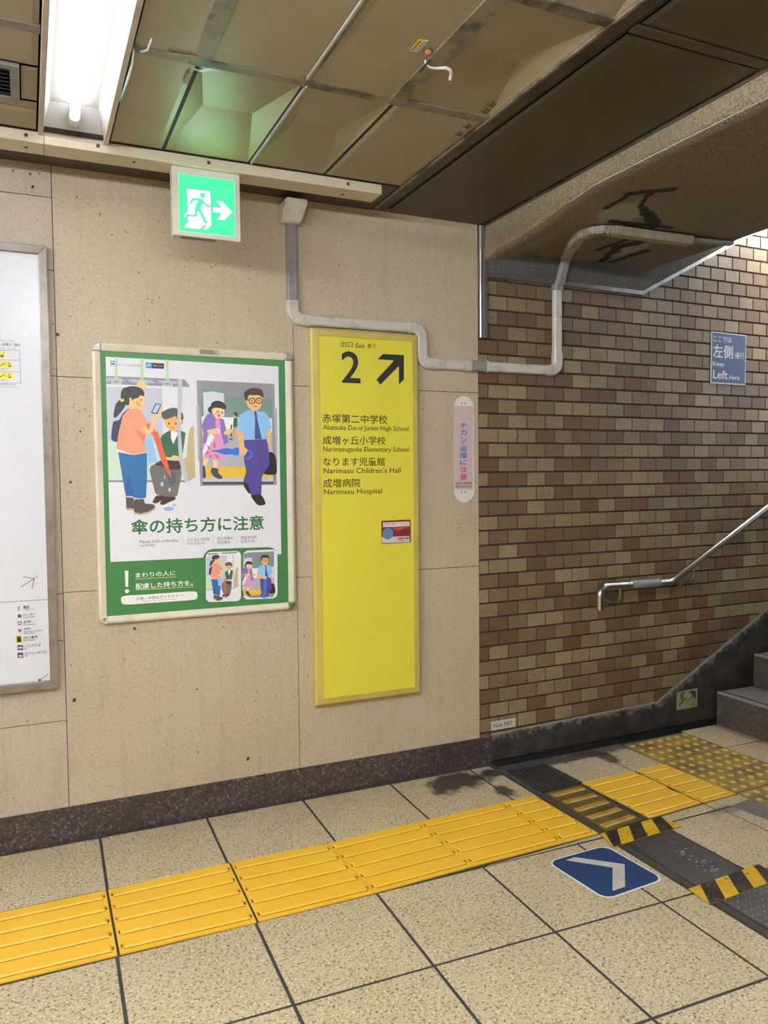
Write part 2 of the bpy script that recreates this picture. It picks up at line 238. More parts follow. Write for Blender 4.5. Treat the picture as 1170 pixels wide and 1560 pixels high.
  ('q','e29ccb',9,[(571.1,178.3),(578.9,177.4),(581.3,152.3),(587.0,126.3),(591.3,107.1),(585.1,102.8),(575.9,101.2),(557.8,104.6),(549.3,109.5),(547.3,124.6),(547.4,132.2),(555.2,131.9),(569.3,158.7)]),
  ('q','8a72bc',9,[(556.1,184.6),(562.2,187.5),(566.6,185.9),(571.1,178.3),(570.8,160.2),(566.2,157.2),(557.1,154.5),(553.7,133.2),(547.0,133.7),(549.5,151.7),(546.0,163.8),(549.9,175.7)]),
  ('q','8a72bc',9,[(578.7,178.1),(586.2,175.0),(590.5,153.6),(594.3,133.7),(585.6,129.9),(580.5,152.4)]),
  ('q','f4f2f6',9,[(560.0,150.6),(568.7,145.1),(558.9,128.0),(547.3,109.6),(547.5,120.1)]),
  ('s','f4f2f6',9,[1.98,(569.2,156.4),(573.8,158.6),(577.1,155.5),(575.9,150.2)]),
  ('p','f5c98a',9,[(556.4,156.8),(570.8,158.7),(576.7,153.2),(569.1,148.4),(557.1,153.0)]),
  ('p','f5c98a',9,[(586.7,153.0),(596.7,158.8),(601.3,153.3),(596.6,148.9),(587.4,147.9)]),
  ('q','f2bf80',9,[(664.2,154.0),(673.3,156.2),(671.6,111.0),(667.0,126.8)]),
  ('p','1f1f22',9,[(669.2,112.7),(681.2,106.0),(683.6,74.5),(672.7,71.2),(657.5,75.0),(668.1,90.9)]),
  ('q','262628',9,[(619.4,60.3),(619.3,60.6),(620.0,60.3)]),
  ('q','56489a',9,[(622.0,138.2),(664.0,138.5),(667.8,126.7),(670.2,90.8),(658.3,74.2),(655.0,66.5),(654.8,60.3),(622.4,60.3),(619.8,62.1),(625.9,78.8),(622.3,99.0),(620.9,137.5)]),
  ('q','463a88',9,[(650.7,103.3),(658.4,83.5),(657.5,74.2),(654.4,82.1)]),
  ('q','92c6f6',9,[(631.4,191.8),(645.6,190.0),(661.4,187.5),(668.5,179.6),(675.5,157.7),(665.0,153.0),(663.5,137.5),(622.8,137.1),(622.2,149.7),(608.3,155.5),(615.7,183.6)]),
  ('q','3a5090',9,[(641.6,189.3),(646.7,188.8),(648.0,173.8),(656.0,138.0),(642.5,138.1),(643.8,177.0)]),
  ('p','f2bf80',9,[(624.7,212.5),(633.4,220.9),(649.2,220.8),(658.6,215.3),(657.7,206.1),(653.6,195.3),(647.2,190.5),(639.3,190.6),(631.5,197.1),(627.7,204.9)]),
  ('p','4a3428',9,[(623.9,215.6),(625.7,224.8),(633.6,230.1),(643.0,231.6),(654.1,230.0),(659.5,223.1),(658.9,213.5),(652.3,218.5),(641.2,218.5),(633.4,218.6),(630.2,212.5),(627.7,207.6)]),
  ('c','3a3030',9,[1.25,(644.1,208.2),(643.3,205.7),(641.2,203.9),(638.4,203.2),(635.5,203.9),(633.5,205.8),(632.8,208.3),(633.6,210.9),(635.6,212.7),(638.5,213.3),(641.3,212.7),(643.4,210.8)]),
  ('e','333333',9,[(638.4,208.4),(1.0,1.3)]),
  ('c','3a3030',9,[1.25,(657.1,208.1),(656.3,205.6),(654.2,203.7),(651.3,203.1),(648.5,203.8),(646.4,205.6),(645.7,208.2),(646.5,210.7),(648.6,212.6),(651.4,213.2),(654.3,212.5),(656.4,210.7)]),
  ('e','333333',9,[(651.4,208.3),(1.0,1.3)]),
  ('s','8a4a30',9,[1.1,(640.9,198.3),(648.1,198.5)]),
  ('s','d08850',9,[0.99,(645.5,207.0),(644.5,203.5)]),
  ('s','3a3030',9,[1.25,(628.3,211.0),(633.3,209.4)]),
  ('q','9cc8f2',0,[(449.3,149.2),(466.7,150.5),(466.1,118.6),(450.0,118.0)]),
  ('q','f5c98a',0,[(447.0,168.4),(478.7,161.5),(476.9,154.2),(456.8,155.4)]),
  ('q','e06840',0,[(474.0,141.6),(481.7,142.8),(479.3,67.1),(475.2,66.8)]),
  ('q','3a7ae0',0,[(638.2,134.7),(649.4,134.0),(643.8,54.5),(629.8,55.5)]),
  ('q','f2bf80',0,[(607.7,155.4),(648.8,142.6),(648.0,132.4),(608.5,136.6)]),
]
POSTER_TEXT = [
  ('傘の持ち方に注意', '2f7040', 124.8, 333.2, 640.5, 392.1, 1.7),
  ('Please hold umbrellas', '5a5a5e', 154.2, 298.8, 300.4, 312.0, 0),
  ('carefully.', '5a5a5e', 153.9, 283.4, 213.8, 296.5, 0),
  ('우산 잡는 방법에', '5a5a5e', 332.1, 297.4, 418.9, 311.0, 0),
  ('주의 바랍니다.', '5a5a5e', 331.8, 284.1, 404.2, 294.4, 0),
  ('请注意拿好', '5a5a5e', 449.4, 298.7, 514.7, 312.0, 0),
  ('您的雨伞。', '5a5a5e', 449.1, 282.9, 508.5, 295.9, 0),
  ('請留意您的', '5a5a5e', 544.2, 297.9, 611.1, 311.4, 0),
  ('持傘方式。', '5a5a5e', 543.9, 283.3, 606.6, 295.3, 0),
  ('まわりの人に', 'f4f4f0', 137.2, 169.2, 285.8, 188.1, 1.2),
  ('配慮した持ち方を。', 'f4f4f0', 136.7, 125.1, 351.8, 147.0, 1.2),
  ('さあ、今日もグッドマナー!', '3a5a48', 138.3, 82.7, 313.3, 94.8, 0.9),
  ('Another day of good manners', '6a7a70', 157.9, 74.1, 290.8, 79.5, 0),
  ('メトロ文化財団', '66666c', 92.1, 966.4, 173.6, 976.2, 0),
  ('東京メトロ', 'f4f4f0', 220.2, 971.3, 254.4, 976.5, 0),
]
EXITBOARD_ART = [
  ('q','2b2b2b',0,[(298.5,1458.4),(323.8,1481.7),(422.7,1481.9),(421.7,1378.0),(397.5,1354.7),(398.3,1434.6),(309.8,1350.7),(291.7,1371.6),(375.5,1456.5)]),
]
EXITBOARD_TEXT = [
  ('出口', '3a3820', 130.9, 1501.5, 185.2, 1525.7, 0.3),
  ('Exit', '3a3820', 199.4, 1501.2, 239.5, 1520.0, 0.5),
  ('출구', '3a3820', 251.8, 1502.8, 289.9, 1521.4, 0.5),
  ('2', '2b2b2b', 132.8, 1352.5, 218.7, 1484.5, 0.9),
  ('赤塚第二中学校', '3a3614', 45.4, 1184.3, 341.1, 1222.3, 0.6),
  ('Akatsuka Dai-ni Junior High School', '3a3614', 47.9, 1149.2, 442.1, 1176.8, 0.5),
  ('成増ヶ丘小学校', '3a3614', 46.0, 1094.9, 331.6, 1131.5, 0.6),
  ('Narimasugaoka Elementary School', '3a3614', 48.2, 1059.2, 441.3, 1086.2, 0.5),
  ('なります児童館', '3a3614', 46.8, 1005.5, 327.7, 1041.8, 0.6),
  ("Narimasu Children's Hall", '3a3614', 48.2, 974.8, 402.0, 998.2, 0.5),
  ('成増病院', '3a3614', 45.5, 915.6, 212.0, 953.2, 0.6),
  ('Narimasu Hospital', '3a3614', 48.1, 881.2, 312.4, 909.1, 0.5),
]
REDCARD_ART = [
  ('q','c9c1bb',0,[(0.8,30.4),(135.1,29.2),(135.4,2.5),(2.3,3.2)]),
  ('p','d8cdc4',0,[(10.7,91.8),(130.9,92.9),(134.7,90.2),(134.5,73.9),(130.7,72.0),(12.4,72.3),(8.3,74.9),(8.1,88.5)]),
  ('e','5a86a4',0,[(30.6,43.6),(26.1,25.5)]),
  ('s','a83a40',0,[1.4,(63.4,50.8),(104.9,50.3)]),
  ('s','a83a40',0,[1.4,(63.3,44.0),(104.8,43.4)]),
  ('s','a83a40',0,[1.4,(63.3,37.2),(104.7,36.6)]),
  ('q','b84048',0,[(79.1,23.8),(107.8,23.5),(107.8,16.6),(79.0,17.5)]),
  ('q','4a6a70',0,[(113.1,24.1),(131.8,24.2),(131.7,16.5),(113.1,16.4)]),
  ('q','b06060',0,[(84.6,12.4),(105.4,12.2),(105.4,7.8),(84.6,8.2)]),
]
REDCARD_TEXT = [
  ('地下鉄', '4a4444', 14.8, 81.1, 66.5, 88.2, 0.2),
  ('駅のお知らせ', 'e8c8c4', 57.0, 63.1, 129.7, 67.8, 0),
  ('ご案内', 'd8b0ac', 62.5, 57.3, 99.2, 61.1, 0),
]
PILL_ART = [
  ('q','cbb3b2',0,[(-1.3,435.5),(99.5,436.3),(96.1,57.3),(-0.8,59.7)]),
  ('e','2f6fb4',0,[(46.5,266.7),(3.9,3.4)]),
  ('e','77736c',0,[(39.9,448.0),(3.1,4.9)]),
  ('e','77736c',0,[(56.7,448.4),(3.1,4.9)]),
  ('e','77736c',0,[(37.5,47.8),(3.0,5.0)]),
  ('e','77736c',0,[(54.4,47.5),(3.0,5.0)]),
]
PILL_TEXT = [
  ('チ', '2f6fb4', 28.4, 335.6, 66.0, 359.6, 1.0),
  ('カ', '2f6fb4', 30.4, 304.3, 65.3, 329.4, 1.0),
  ('ン', '2f6fb4', 30.2, 273.0, 64.5, 296.7, 1.0),
  ('盗', '2f6fb4', 29.3, 232.1, 65.8, 257.2, 1.0),
  ('撮', '2f6fb4', 27.6, 200.4, 65.7, 227.2, 1.0),
  ('に', '2f6fb4', 28.9, 170.6, 65.0, 193.4, 1.0),
  ('注', 'c03a40', 29.4, 136.7, 65.3, 162.6, 1),
  ('意', 'c03a40', 28.5, 103.0, 65.8, 129.4, 1),
  ('高島平警察署', '4a3c3c', 5.5, 82.5, 89.8, 92.8, 0.5),
  ('高島平防犯協会', '4a3c3c', 5.4, 67.7, 89.8, 78.2, 0.5),
]
KEEPLEFT_ART = [
  ('q','c9c9c4',0,[(1463.1,2105.1),(1725.2,2100.7),(1722.3,1828.9),(1459.8,1829.4)]),
  ('q','2c4570',0,[(1467.6,2099.8),(1720.9,2095.4),(1717.8,1835.0),(1464.8,1835.8)]),
]
KEEPLEFT_TEXT = [
  ('ここでは', 'cfcfca', 1475.6, 2052.2, 1612.8, 2082.3, 0.5),
  ('左側', 'cfcfca', 1474.7, 1966.8, 1624.3, 2037.7, 1),
  ('通行', 'cfcfca', 1638.7, 1970.2, 1710.0, 2004.2, 0.5),
  ('Keep', 'cfcfca', 1473.2, 1916.8, 1558.6, 1946.4, 0.6),
  ('Left', 'cfcfca', 1476.3, 1855.2, 1585.6, 1900.6, 1.1),
  ('Here', 'cfcfca', 1598.1, 1854.9, 1676.1, 1879.2, 0.6),
]
RUNMAN_ART = [
  ('q','wh',0,[(56.1,182.8),(136.1,182.5),(138.6,66.0),(119.3,47.4),(111.3,48.6),(124.8,65.8),(113.7,65.4),(96.9,47.5),(43.3,48.3),(59.0,69.7),(57.4,132.4)]),
  ('e','gr',0,[(110.7,167.3),(10.1,10.0)]),
  ('q','gr',0,[(72.5,153.4),(108.1,156.7),(116.8,144.5),(134.5,135.0),(149.0,135.4),(147.0,128.6),(128.4,126.3),(109.8,137.8),(102.9,120.7),(127.8,69.1),(115.2,68.5),(92.9,110.6),(88.3,87.1),(47.6,85.3),(52.2,93.8),(79.3,96.6),(82.2,123.9),(93.0,146.5),(77.3,144.4),(68.2,129.5),(61.8,133.0)]),
  ('q','wh',0,[(42.6,83.8),(49.3,95.8),(58.2,101.9),(57.2,95.9),(51.2,91.9),(49.0,84.6)]),
  ('q','wh',0,[(146.4,127.7),(182.8,130.8),(160.5,152.3),(180.2,152.8),(214.7,121.4),(185.0,90.3),(161.4,89.5),(180.9,113.3),(147.1,114.4)]),
]
RUNMAN_TEXT = [
]
MAP_ART = [
  ('s','8a8c9c',0,[1.8,(885.5,1232.1),(990.8,1236.7)]),
  ('s','8a8c9c',0,[1.8,(884.5,1199.2),(991.4,1202.2)]),
  ('s','8a8c9c',0,[1.8,(883.3,1157.4),(991.5,1160.5)]),
  ('s','8a8c9c',0,[1.8,(882.1,1117.0),(991.9,1121.2)]),
  ('s','8a8c9c',0,[1.8,(990.8,1236.7),(991.9,1121.2)]),
  ('q','e8dc50',0,[(906.6,1229.5),(946.2,1230.7),(945.6,1208.2),(905.9,1206.9)]),
  ('q','e8dc50',0,[(905.6,1194.2),(966.2,1196.2),(965.6,1173.6),(904.9,1171.5)]),
  ('q','e8dc50',0,[(904.4,1155.3),(967.3,1157.1),(966.6,1133.3),(903.7,1131.5)]),
  ('q','6a6424',0,[(928.7,1218.0),(939.4,1217.3),(939.2,1209.5),(928.4,1209.0)]),
  ('s','6a6424',0,[1.8,(938.6,1226.8),(937.3,1218.4)]),
  ('s','6a6424',0,[3.0,(927.5,1177.8),(933.1,1184.0),(941.8,1189.1)]),
  ('e','6a6424',0,[(946.4,1183.4),(1.7,1.9)]),
  ('s','6a6424',0,[3.0,(954.8,1190.9),(958.9,1184.0),(953.3,1177.8),(963.1,1179.9)]),
  ('s','6a6424',0,[3.0,(926.4,1138.8),(931.9,1144.9),(940.7,1150.0)]),
  ('e','6a6424',0,[(945.3,1144.3),(1.7,1.9)]),
  ('s','6a6424',0,[3.0,(953.7,1151.7),(957.8,1144.8),(952.2,1138.6),(962.0,1140.7)]),
  ('s','666468',0,[2.6,(979.4,427.9),(1016.4,418.6)]),
  ('s','666468',0,[2.6,(1016.4,418.6),(1007.8,382.4)]),
  ('s','666468',0,[2.6,(971.4,391.3),(1016.4,418.6)]),
  ('s','8a888c',0,[2.3,(790.5,341.9),(1059.1,339.4)]),
  ('q','e8d83c',0,[(947.9,216.4),(972.2,214.1),(972.1,188.4),(947.8,190.1)]),
  ('q','4a4a58',0,[(954.2,182.1),(973.0,180.2),(973.1,161.5),(954.2,162.8)]),
  ('q','4a4a58',0,[(953.4,154.8),(972.2,152.9),(972.3,134.2),(953.5,135.5)]),
  ('q','d8d6da',0,[(956.3,174.5),(970.8,173.7),(970.6,167.9),(956.1,168.7)]),
  ('q','c8c6ca',0,[(957.5,145.4),(969.1,144.8),(969.5,137.7),(957.9,138.3)]),
  ('s','5a585c',0,[2.9,(965.4,321.3),(960.6,317.2),(961.0,310.7),(965.0,307.9)]),
  ('q','5a585c',0,[(958.2,292.4),(969.2,292.1),(969.4,280.2),(958.4,280.5)]),
  ('s','66646a',0,[2.6,(957.4,265.2),(969.6,265.1),(967.5,254.7),(960.0,254.7),(959.1,261.9)]),
  ('p','c04a50',0,[(956.6,237.4),(961.0,239.6),(963.6,236.8),(967.1,239.3),(969.9,236.2),(963.3,227.1)]),
  ('s','7a6a5c',0,[2.6,(1021.5,45.5),(1045.6,59.0),(1053.2,66.3)]),
  ('e','6a5a4c',0,[(1023.9,46.8),(5.3,4.5)]),
]
MAP_TEXT = [
  ('レベーター', '55555c', 930.1, 1265.4, 977.6, 1272.5, 0),
  ('ー設備のご案内', '55555c', 927.5, 1249.9, 993.1, 1261.1, 0.3),
  ('to ground level', '55555c', 927.2, 1239.2, 979.0, 1243.3, 0),
  ('運転のみ', '55555c', 928.3, 1167.0, 952.0, 1171.2, 0),
  ('運転のみ', '55555c', 928.2, 1127.2, 953.0, 1131.5, 0),
  ('は始発のみです', '55555c', 923.5, 1111.2, 976.1, 1117.7, 0),
  ('in service hours only', '55555c', 923.2, 1103.1, 985.0, 1107.8, 0),
  ('N', '777777', 1018.6, 419.4, 1028.3, 429.1, 0),
  ('電話', '4c4a50', 976.9, 311.9, 998.0, 322.8, 0.4),
  ('Telephones', '4c4a50', 976.7, 305.6, 1011.0, 310.8, 0),
  ('ロッカー', '4c4a50', 976.1, 284.4, 1018.7, 294.0, 0.3),
  ('Coin Lockers', '4c4a50', 975.8, 277.8, 1015.5, 283.5, 0),
  ('ATM', '4c4a50', 976.9, 257.8, 1000.4, 268.0, 0.8),
  ('Cash Service', '4c4a50', 976.0, 250.1, 1014.8, 255.8, 0),
  ('AED', '4c4a50', 976.4, 234.6, 999.7, 242.3, 0.8),
  ('Automated External', '4c4a50', 976.2, 226.4, 1038.2, 231.6, 0),
  ('Defibrillator', '4c4a50', 976.0, 219.2, 1013.9, 224.9, 0),
  ('出口番号', '4c4a50', 976.1, 201.3, 1022.3, 210.9, 0.4),
  ('Exit Number', '4c4a50', 975.8, 193.3, 1013.2, 199.8, 0),
  ('バスのりば', '4c4a50', 976.8, 169.8, 1030.9, 182.1, 0.3),
  ('Bus', '4c4a50', 976.4, 162.9, 986.6, 169.1, 0),
  ('タクシーのりば', '4c4a50', 976.9, 142.8, 1050.9, 154.5, 0.3),
  ('Taxi', '4c4a50', 976.5, 136.4, 988.2, 142.5, 0),
  ('1', '2c2c2c', 953.4, 192.2, 966.6, 212.7, 1.5),
]

# ---------------------------------------------------------------- helpers
def lin(h):
    h = h.lstrip('#')
    o = []
    for i in (0, 2, 4):
        c = int(h[i:i+2], 16) / 255
        o.append(c / 12.92 if c <= 0.04045 else ((c + 0.055) / 1.055) ** 2.4)
    return (o[0], o[1], o[2], 1.0)

class NT:
    """small helper around a material node tree"""
    def __init__(s, name, rough=0.6, metal=0.0, spec=0.5):
        s.m = bpy.data.materials.new(name)
        s.m.use_nodes = True
        s.t = s.m.node_tree
        s.b = s.t.nodes['Principled BSDF']
        s.b.inputs['Roughness'].default_value = rough
        s.b.inputs['Metallic'].default_value = metal
        s.b.inputs['Specular IOR Level'].default_value = spec
        s._co = None
    def n(s, kind, **kw):
        nd = s.t.nodes.new(kind)
        for k, v in kw.items():
            if k.startswith('i_'):
                key = k[2:]
                nd.inputs[int(key) if key.isdigit() else key.replace('_', ' ')].default_value = v
            else:
                setattr(nd, k, v)
        return nd
    def l(s, a, b):
        s.t.links.new(a, b)
    def co(s):
        if s._co is None:
            s._co = s.n('ShaderNodeTexCoord').outputs['Object']
        return s._co
    def scaled(s, sc):
        mp = s.n('ShaderNodeMapping')
        mp.inputs['Scale'].default_value = sc
        s.l(s.co(), mp.inputs['Vector'])
        return mp.outputs['Vector']
    def noise(s, scale, detail=3, rough=0.6, vec=None):
        nd = s.n('ShaderNodeTexNoise')
        nd.inputs['Scale'].default_value = scale
        nd.inputs['Detail'].default_value = detail
        nd.inputs['Roughness'].default_value = rough
        s.l(vec or s.co(), nd.inputs['Vector'])
        return nd.outputs['Fac']
    def voro(s, scale, vec=None, out='Distance'):
        nd = s.n('ShaderNodeTexVoronoi')
        nd.inputs['Scale'].default_value = scale
        s.l(vec or s.co(), nd.inputs['Vector'])
        return nd.outputs[out]
    def ramp(s, fac, stops, interp='LINEAR'):
        nd = s.n('ShaderNodeValToRGB')
        nd.color_ramp.interpolation = interp
        e = nd.color_ramp.elements
        while len(e) < len(stops):
            e.new(0.5)
        for i, (p, c) in enumerate(stops):
            e[i].position = p
            e[i].color = lin(c) if isinstance(c, str) else (c, c, c, 1)
        s.l(fac, nd.inputs['Fac'])
        return nd.outputs['Color']
    def mix(s, fac, a, b, mode='MIX'):
        nd = s.n('ShaderNodeMix', data_type='RGBA', blend_type=mode)
        for sock, v in ((nd.inputs[0], fac), (nd.inputs[6], a), (nd.inputs[7], b)):
            if isinstance(v, str):
                sock.default_value = lin(v)
            elif isinstance(v, (int, float)):
                sock.default_value = v if sock.type == 'VALUE' else (v, v, v, 1)
            else:
                s.l(v, sock)
        return nd.outputs[2]
    def math(s, op, a, b=0.0, clamp=False):
        nd = s.n('ShaderNodeMath', operation=op)
        nd.use_clamp = clamp
        for i, v in enumerate((a, b)):
            if isinstance(v, (int, float)):
                nd.inputs[i].default_value = v
            else:
                s.l(v, nd.inputs[i])
        return nd.outputs[0]
    def color(s, c):
        if isinstance(c, str):
            s.b.inputs['Base Color'].default_value = lin(c)
        else:
            s.l(c, s.b.inputs['Base Color'])
        return s
    def rough(s, r):
        s.l(r, s.b.inputs['Roughness'])
    def bump(s, h, strength=0.3, dist=0.002):
        nd = s.n('ShaderNodeBump')
        nd.inputs['Strength'].default_value = strength
        nd.inputs['Distance'].default_value = dist
        s.l(h, nd.inputs['Height'])
        s.l(nd.outputs['Normal'], s.b.inputs['Normal'])
    def glow(s, c, k):
        s.b.inputs['Emission Color'].default_value = lin(c)
        s.b.inputs['Emission Strength'].default_value = k
        return s

_flat = {}
def flat(h, rough=0.55, metal=0.0):
    key = (h, rough, metal)
    if key not in _flat:
        n = NT('paint_' + h, rough, metal)
        f = n.noise(60, 2)
        c = n.mix(n.ramp(f, [(0.3, 0.0), (0.7, 0.06)]), h, '8a8478')
        n.color(c)
        _flat[key] = n.m
    return _flat[key]

def worn(name, base, dirt, scale=6, lo=0.5, hi=0.75, amt=1.0, rough=0.5, metal=0.0, bump=0.0, sc=(1, 1, 1), spec=0.5):
    n = NT(name, rough, metal, spec)
    v = n.scaled(sc)
    f = n.noise(scale, 8, 0.65, v)
    c = n.mix(n.ramp(f, [(lo, 0.0), (hi, amt)]), base, dirt)
    n.color(c)
    if bump:
        n.bump(n.noise(scale * 14, 4), bump, 0.002)
    return n.m

# ---------------------------------------------------------------- materials
def mat_stone(name, a, b, dark, seedscale=1.0):
    n = NT(name, 0.42)
    big = n.noise(2.3 * seedscale, 6)
    c = n.mix(n.ramp(big, [(0.3, 0.0), (0.75, 1.0)]), a, b)
    vs = n.scaled((9, 9, 0.7))
    streak = n.ramp(n.noise(3, 5, 0.7, vs), [(0.52, 0.0), (0.75, 0.35)])
    c = n.mix(streak, c, dark)
    grain = n.ramp(n.noise(95, 3, 0.6), [(0.36, 0.42), (0.5, 0.0)])
    c = n.mix(grain, c, '95866b')
    fl = n.ramp(n.noise(90, 2, 0.55, n.scaled((1, 1.3, 1.1))), [(0.57, 0.0), (0.68, 0.42)])
    c = n.mix(fl, c, 'd6c9ae')
    pit = n.ramp(n.voro(30, n.scaled((1, 1, 1.15))), [(0.07, 0.85), (0.13, 0.0)])
    pm = n.ramp(n.noise(8, 3), [(0.48, 0.0), (0.58, 1.0)])
    c = n.mix(n.math('MULTIPLY', pit, pm), c, '5a4c3c')
    n.color(c)
    n.bump(n.noise(120, 4), 0.12, 0.002)
    return n.m
M_STONE = mat_stone('beige_stone', 'c0b198', 'b4a489', '8e7f66')
M_STONE_B = mat_stone('pinkish_stone', 'bdaf9f', 'b0a18f', '8c7e70', 1.7)
M_JOINT = flat('4a4036', 0.9)

def mat_granite(name, base, spots, spots2, scale, rough=0.35):
    n = NT(name, rough)
    c = n.mix(n.ramp(n.voro(scale, out='Color'), [(0.0, 0.0), (1.0, 1.0)]), base, spots)
    c = n.mix(n.ramp(n.noise(scale * 1.2, 2), [(0.57, 0.0), (0.68, 0.8)]), c, spots2)
    c = n.mix(n.ramp(n.noise(5, 6), [(0.45, 0.0), (0.75, 0.6)]), c, base)
    n.color(c)
    n.bump(n.noise(scale * 2, 2), 0.15, 0.001)
    return n.m
M_GRANITE = mat_granite('dark_granite', '2e2725', '544843', '8c807a', 85)

def mat_concrete_base():
    n = NT('worn_concrete_skirting', 0.6)
    f = n.noise(9, 8, 0.7)
    c = n.mix(n.ramp(f, [(0.4, 0.0), (0.7, 1.0)]), '27231f', '4a443c')
    c = n.mix(n.ramp(n.voro(110), [(0.08, 0.5), (0.2, 0.0)]), c, '6e675e')
    # worn pale top edge
    sep = n.n('ShaderNodeSeparateXYZ'); n.l(n.co(), sep.inputs[0])
    l1 = n.math('ADD', n.math('MULTIPLY', sep.outputs[0], 0.0145), 0.140)
    l2 = n.math('ADD', n.math('MULTIPLY', n.math('SUBTRACT', sep.outputs[0], 1.091), 0.510), 0.156)
    d = n.math('SUBTRACT', n.math('MAXIMUM', l1, l2), sep.outputs[2])          # distance below the top edge
    n2 = n.noise(26, 7, 0.75)
    w = n.math('ADD', n.math('DIVIDE', d, 0.055), n.math('MULTIPLY', n.math('SUBTRACT', n2, 0.5), 4.5))
    c = n.mix(n.ramp(w, [(0.05, 0.8), (0.55, 0.0)]), c, '7d776c')
    lip = n.math('ADD', n.math('DIVIDE', d, 0.012), n.math('MULTIPLY', n.math('SUBTRACT', n2, 0.5), 2.5))
    c = n.mix(n.ramp(lip, [(0.3, 0.7), (0.8, 0.0)]), c, '8d877c')
    n.color(c)
    n.bump(n.noise(60, 5), 0.35, 0.003)
    return n.m
M_SKIRT = mat_concrete_base()

def mat_floor():
    n = NT('speckled_floor_tile', 0.45)
    base = n.mix(n.ramp(n.noise(3, 4), [(0.3, 0.0), (0.7, 1.0)]), 'b8a886', 'ac9c7a')
    sp = n.ramp(n.voro(150, out='Color'), [(0.0, 0.0), (0.6, 0.0), (0.78, 0.55)], 'CONSTANT')
    c = n.mix(sp, base, '8a7858')
    dk = n.ramp(n.noise(120, 2, 0.5), [(0.585, 0.0), (0.64, 0.9)])
    c = n.mix(dk, c, '463c30')
    lt = n.ramp(n.noise(130, 2, 0.5, n.scaled((1.1, 0.9, 1))), [(0.57, 0.0), (0.65, 0.75)])
    c = n.mix(lt, c, 'dccfae')
    # grime near the wall, the gutter corner and the metal strip
    sep = n.n('ShaderNodeSeparateXYZ'); n.l(n.co(), sep.inputs[0])
    wob = n.noise(7, 6, 0.7)
    def blob(x0, y0, rx, ry, gain, col, c):
        dx = n.math('DIVIDE', n.math('SUBTRACT', sep.outputs[0], x0), rx)
        dy = n.math('DIVIDE', n.math('SUBTRACT', sep.outputs[1], y0), ry)
        d = n.math('SQRT', n.math('ADD', n.math('MULTIPLY', dx, dx), n.math('MULTIPLY', dy, dy)))
        d = n.math('ADD', d, n.math('MULTIPLY', n.math('SUBTRACT', wob, 0.5), 2.6))
        return n.mix(n.ramp(d, [(0.55, gain), (0.95, 0.0)]), c, col)
    c = blob(1.70, -0.13, 0.22, 0.13, 0.93, '2c2823', c)
    c = blob(1.90, -0.10, 0.14, 0.06, 0.95, '2c2823', c)
    c = blob(1.83, -0.30, 0.05, 0.10, 0.9, '2c2823', c)
    c = blob(2.30, -0.10, 0.28, 0.06, 0.9, '36312b', c)
    c = blob(2.62, -0.08, 0.30, 0.07, 0.85, '36312b', c)
    c = blob(2.49, -0.18, 0.05, 0.12, 0.85, '302b26', c)
    c = blob(2.52, -0.85, 0.12, 0.05, 0.7, '6a665e', c)
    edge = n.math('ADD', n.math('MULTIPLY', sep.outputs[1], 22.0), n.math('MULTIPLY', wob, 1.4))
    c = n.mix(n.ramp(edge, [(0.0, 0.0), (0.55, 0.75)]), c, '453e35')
    n.color(c)
    n.rough(n.ramp(n.noise(30, 3), [(0.3, 0.36), (0.7, 0.55)]))
    n.bump(n.noise(200, 2), 0.08, 0.001)
    return n.m
M_FLOOR = mat_floor()
M_GROUT = worn('floor_grout', '35322f', '4a4640', 12, rough=0.85)

def mat_brick():
    n = NT('brown_wall_tile', 0.5)
    sep = n.n('ShaderNodeSeparateXYZ'); n.l(n.co(), sep.inputs[0])
    row = n.math('FLOOR', n.math('DIVIDE', n.math('SUBTRACT', sep.outputs[2], BRICK_Z0), BRICK_H))
    par = n.math('MODULO', n.math('ADD', row, 40.0), 2.0)
    sx = n.math('ADD', sep.outputs[0], n.math('MULTIPLY', par, BRICK_W / 2))
    colm = n.math('FLOOR', n.math('DIVIDE', n.math('SUBTRACT', sx, BRICK_S0), BRICK_W))
    comb = n.n('ShaderNodeCombineXYZ'); n.l(colm, comb.inputs[0]); n.l(row, comb.inputs[1])
    wn = n.n('ShaderNodeTexWhiteNoise', noise_dimensions='2D'); n.l(comb.outputs[0], wn.inputs['Vector'])
    v = wn.outputs['Value']
    base = n.ramp(v, [(0.0, '66482d'), (0.12, '6b5136'), (0.28, '745c40'), (0.42, '7d6746'), (0.58, '897653'), (0.78, '978460')], 'CONSTANT')
    tone = n.n('ShaderNodeTexWhiteNoise', noise_dimensions='2D')
    cv = n.n('ShaderNodeVectorMath', operation='ADD'); n.l(comb.outputs[0], cv.inputs[0]); cv.inputs[1].default_value = (13.7, 5.3, 0)
    n.l(cv.outputs[0], tone.inputs['Vector'])
    base = n.mix(n.ramp(tone.outputs['Value'], [(0.0, 0.0), (1.0, 0.35)]), base, '6b5a48')
    spk = n.ramp(n.noise(170, 2, 0.5), [(0.53, 0.0), (0.62, 1.0)])
    amt = n.ramp(v, [(0.40, 0.12), (0.62, 0.7)])
    c = n.mix(n.math('MULTIPLY', spk, amt), base, '453827')
    lt = n.ramp(n.noise(180, 2, 0.5, n.scaled((1.1, 1, 0.9))), [(0.58, 0.0), (0.68, 1.0)])
    c = n.mix(n.math('MULTIPLY', lt, amt), c, 'b09c76')
    soot = n.ramp(n.noise(3.5, 6, 0.7), [(0.5, 0.0), (0.85, 0.6)])
    c = n.mix(soot, c, '4a3a2c')
    n.color(c)
    n.bump(n.noise(180, 3), 0.2, 0.0015)
    return n.m

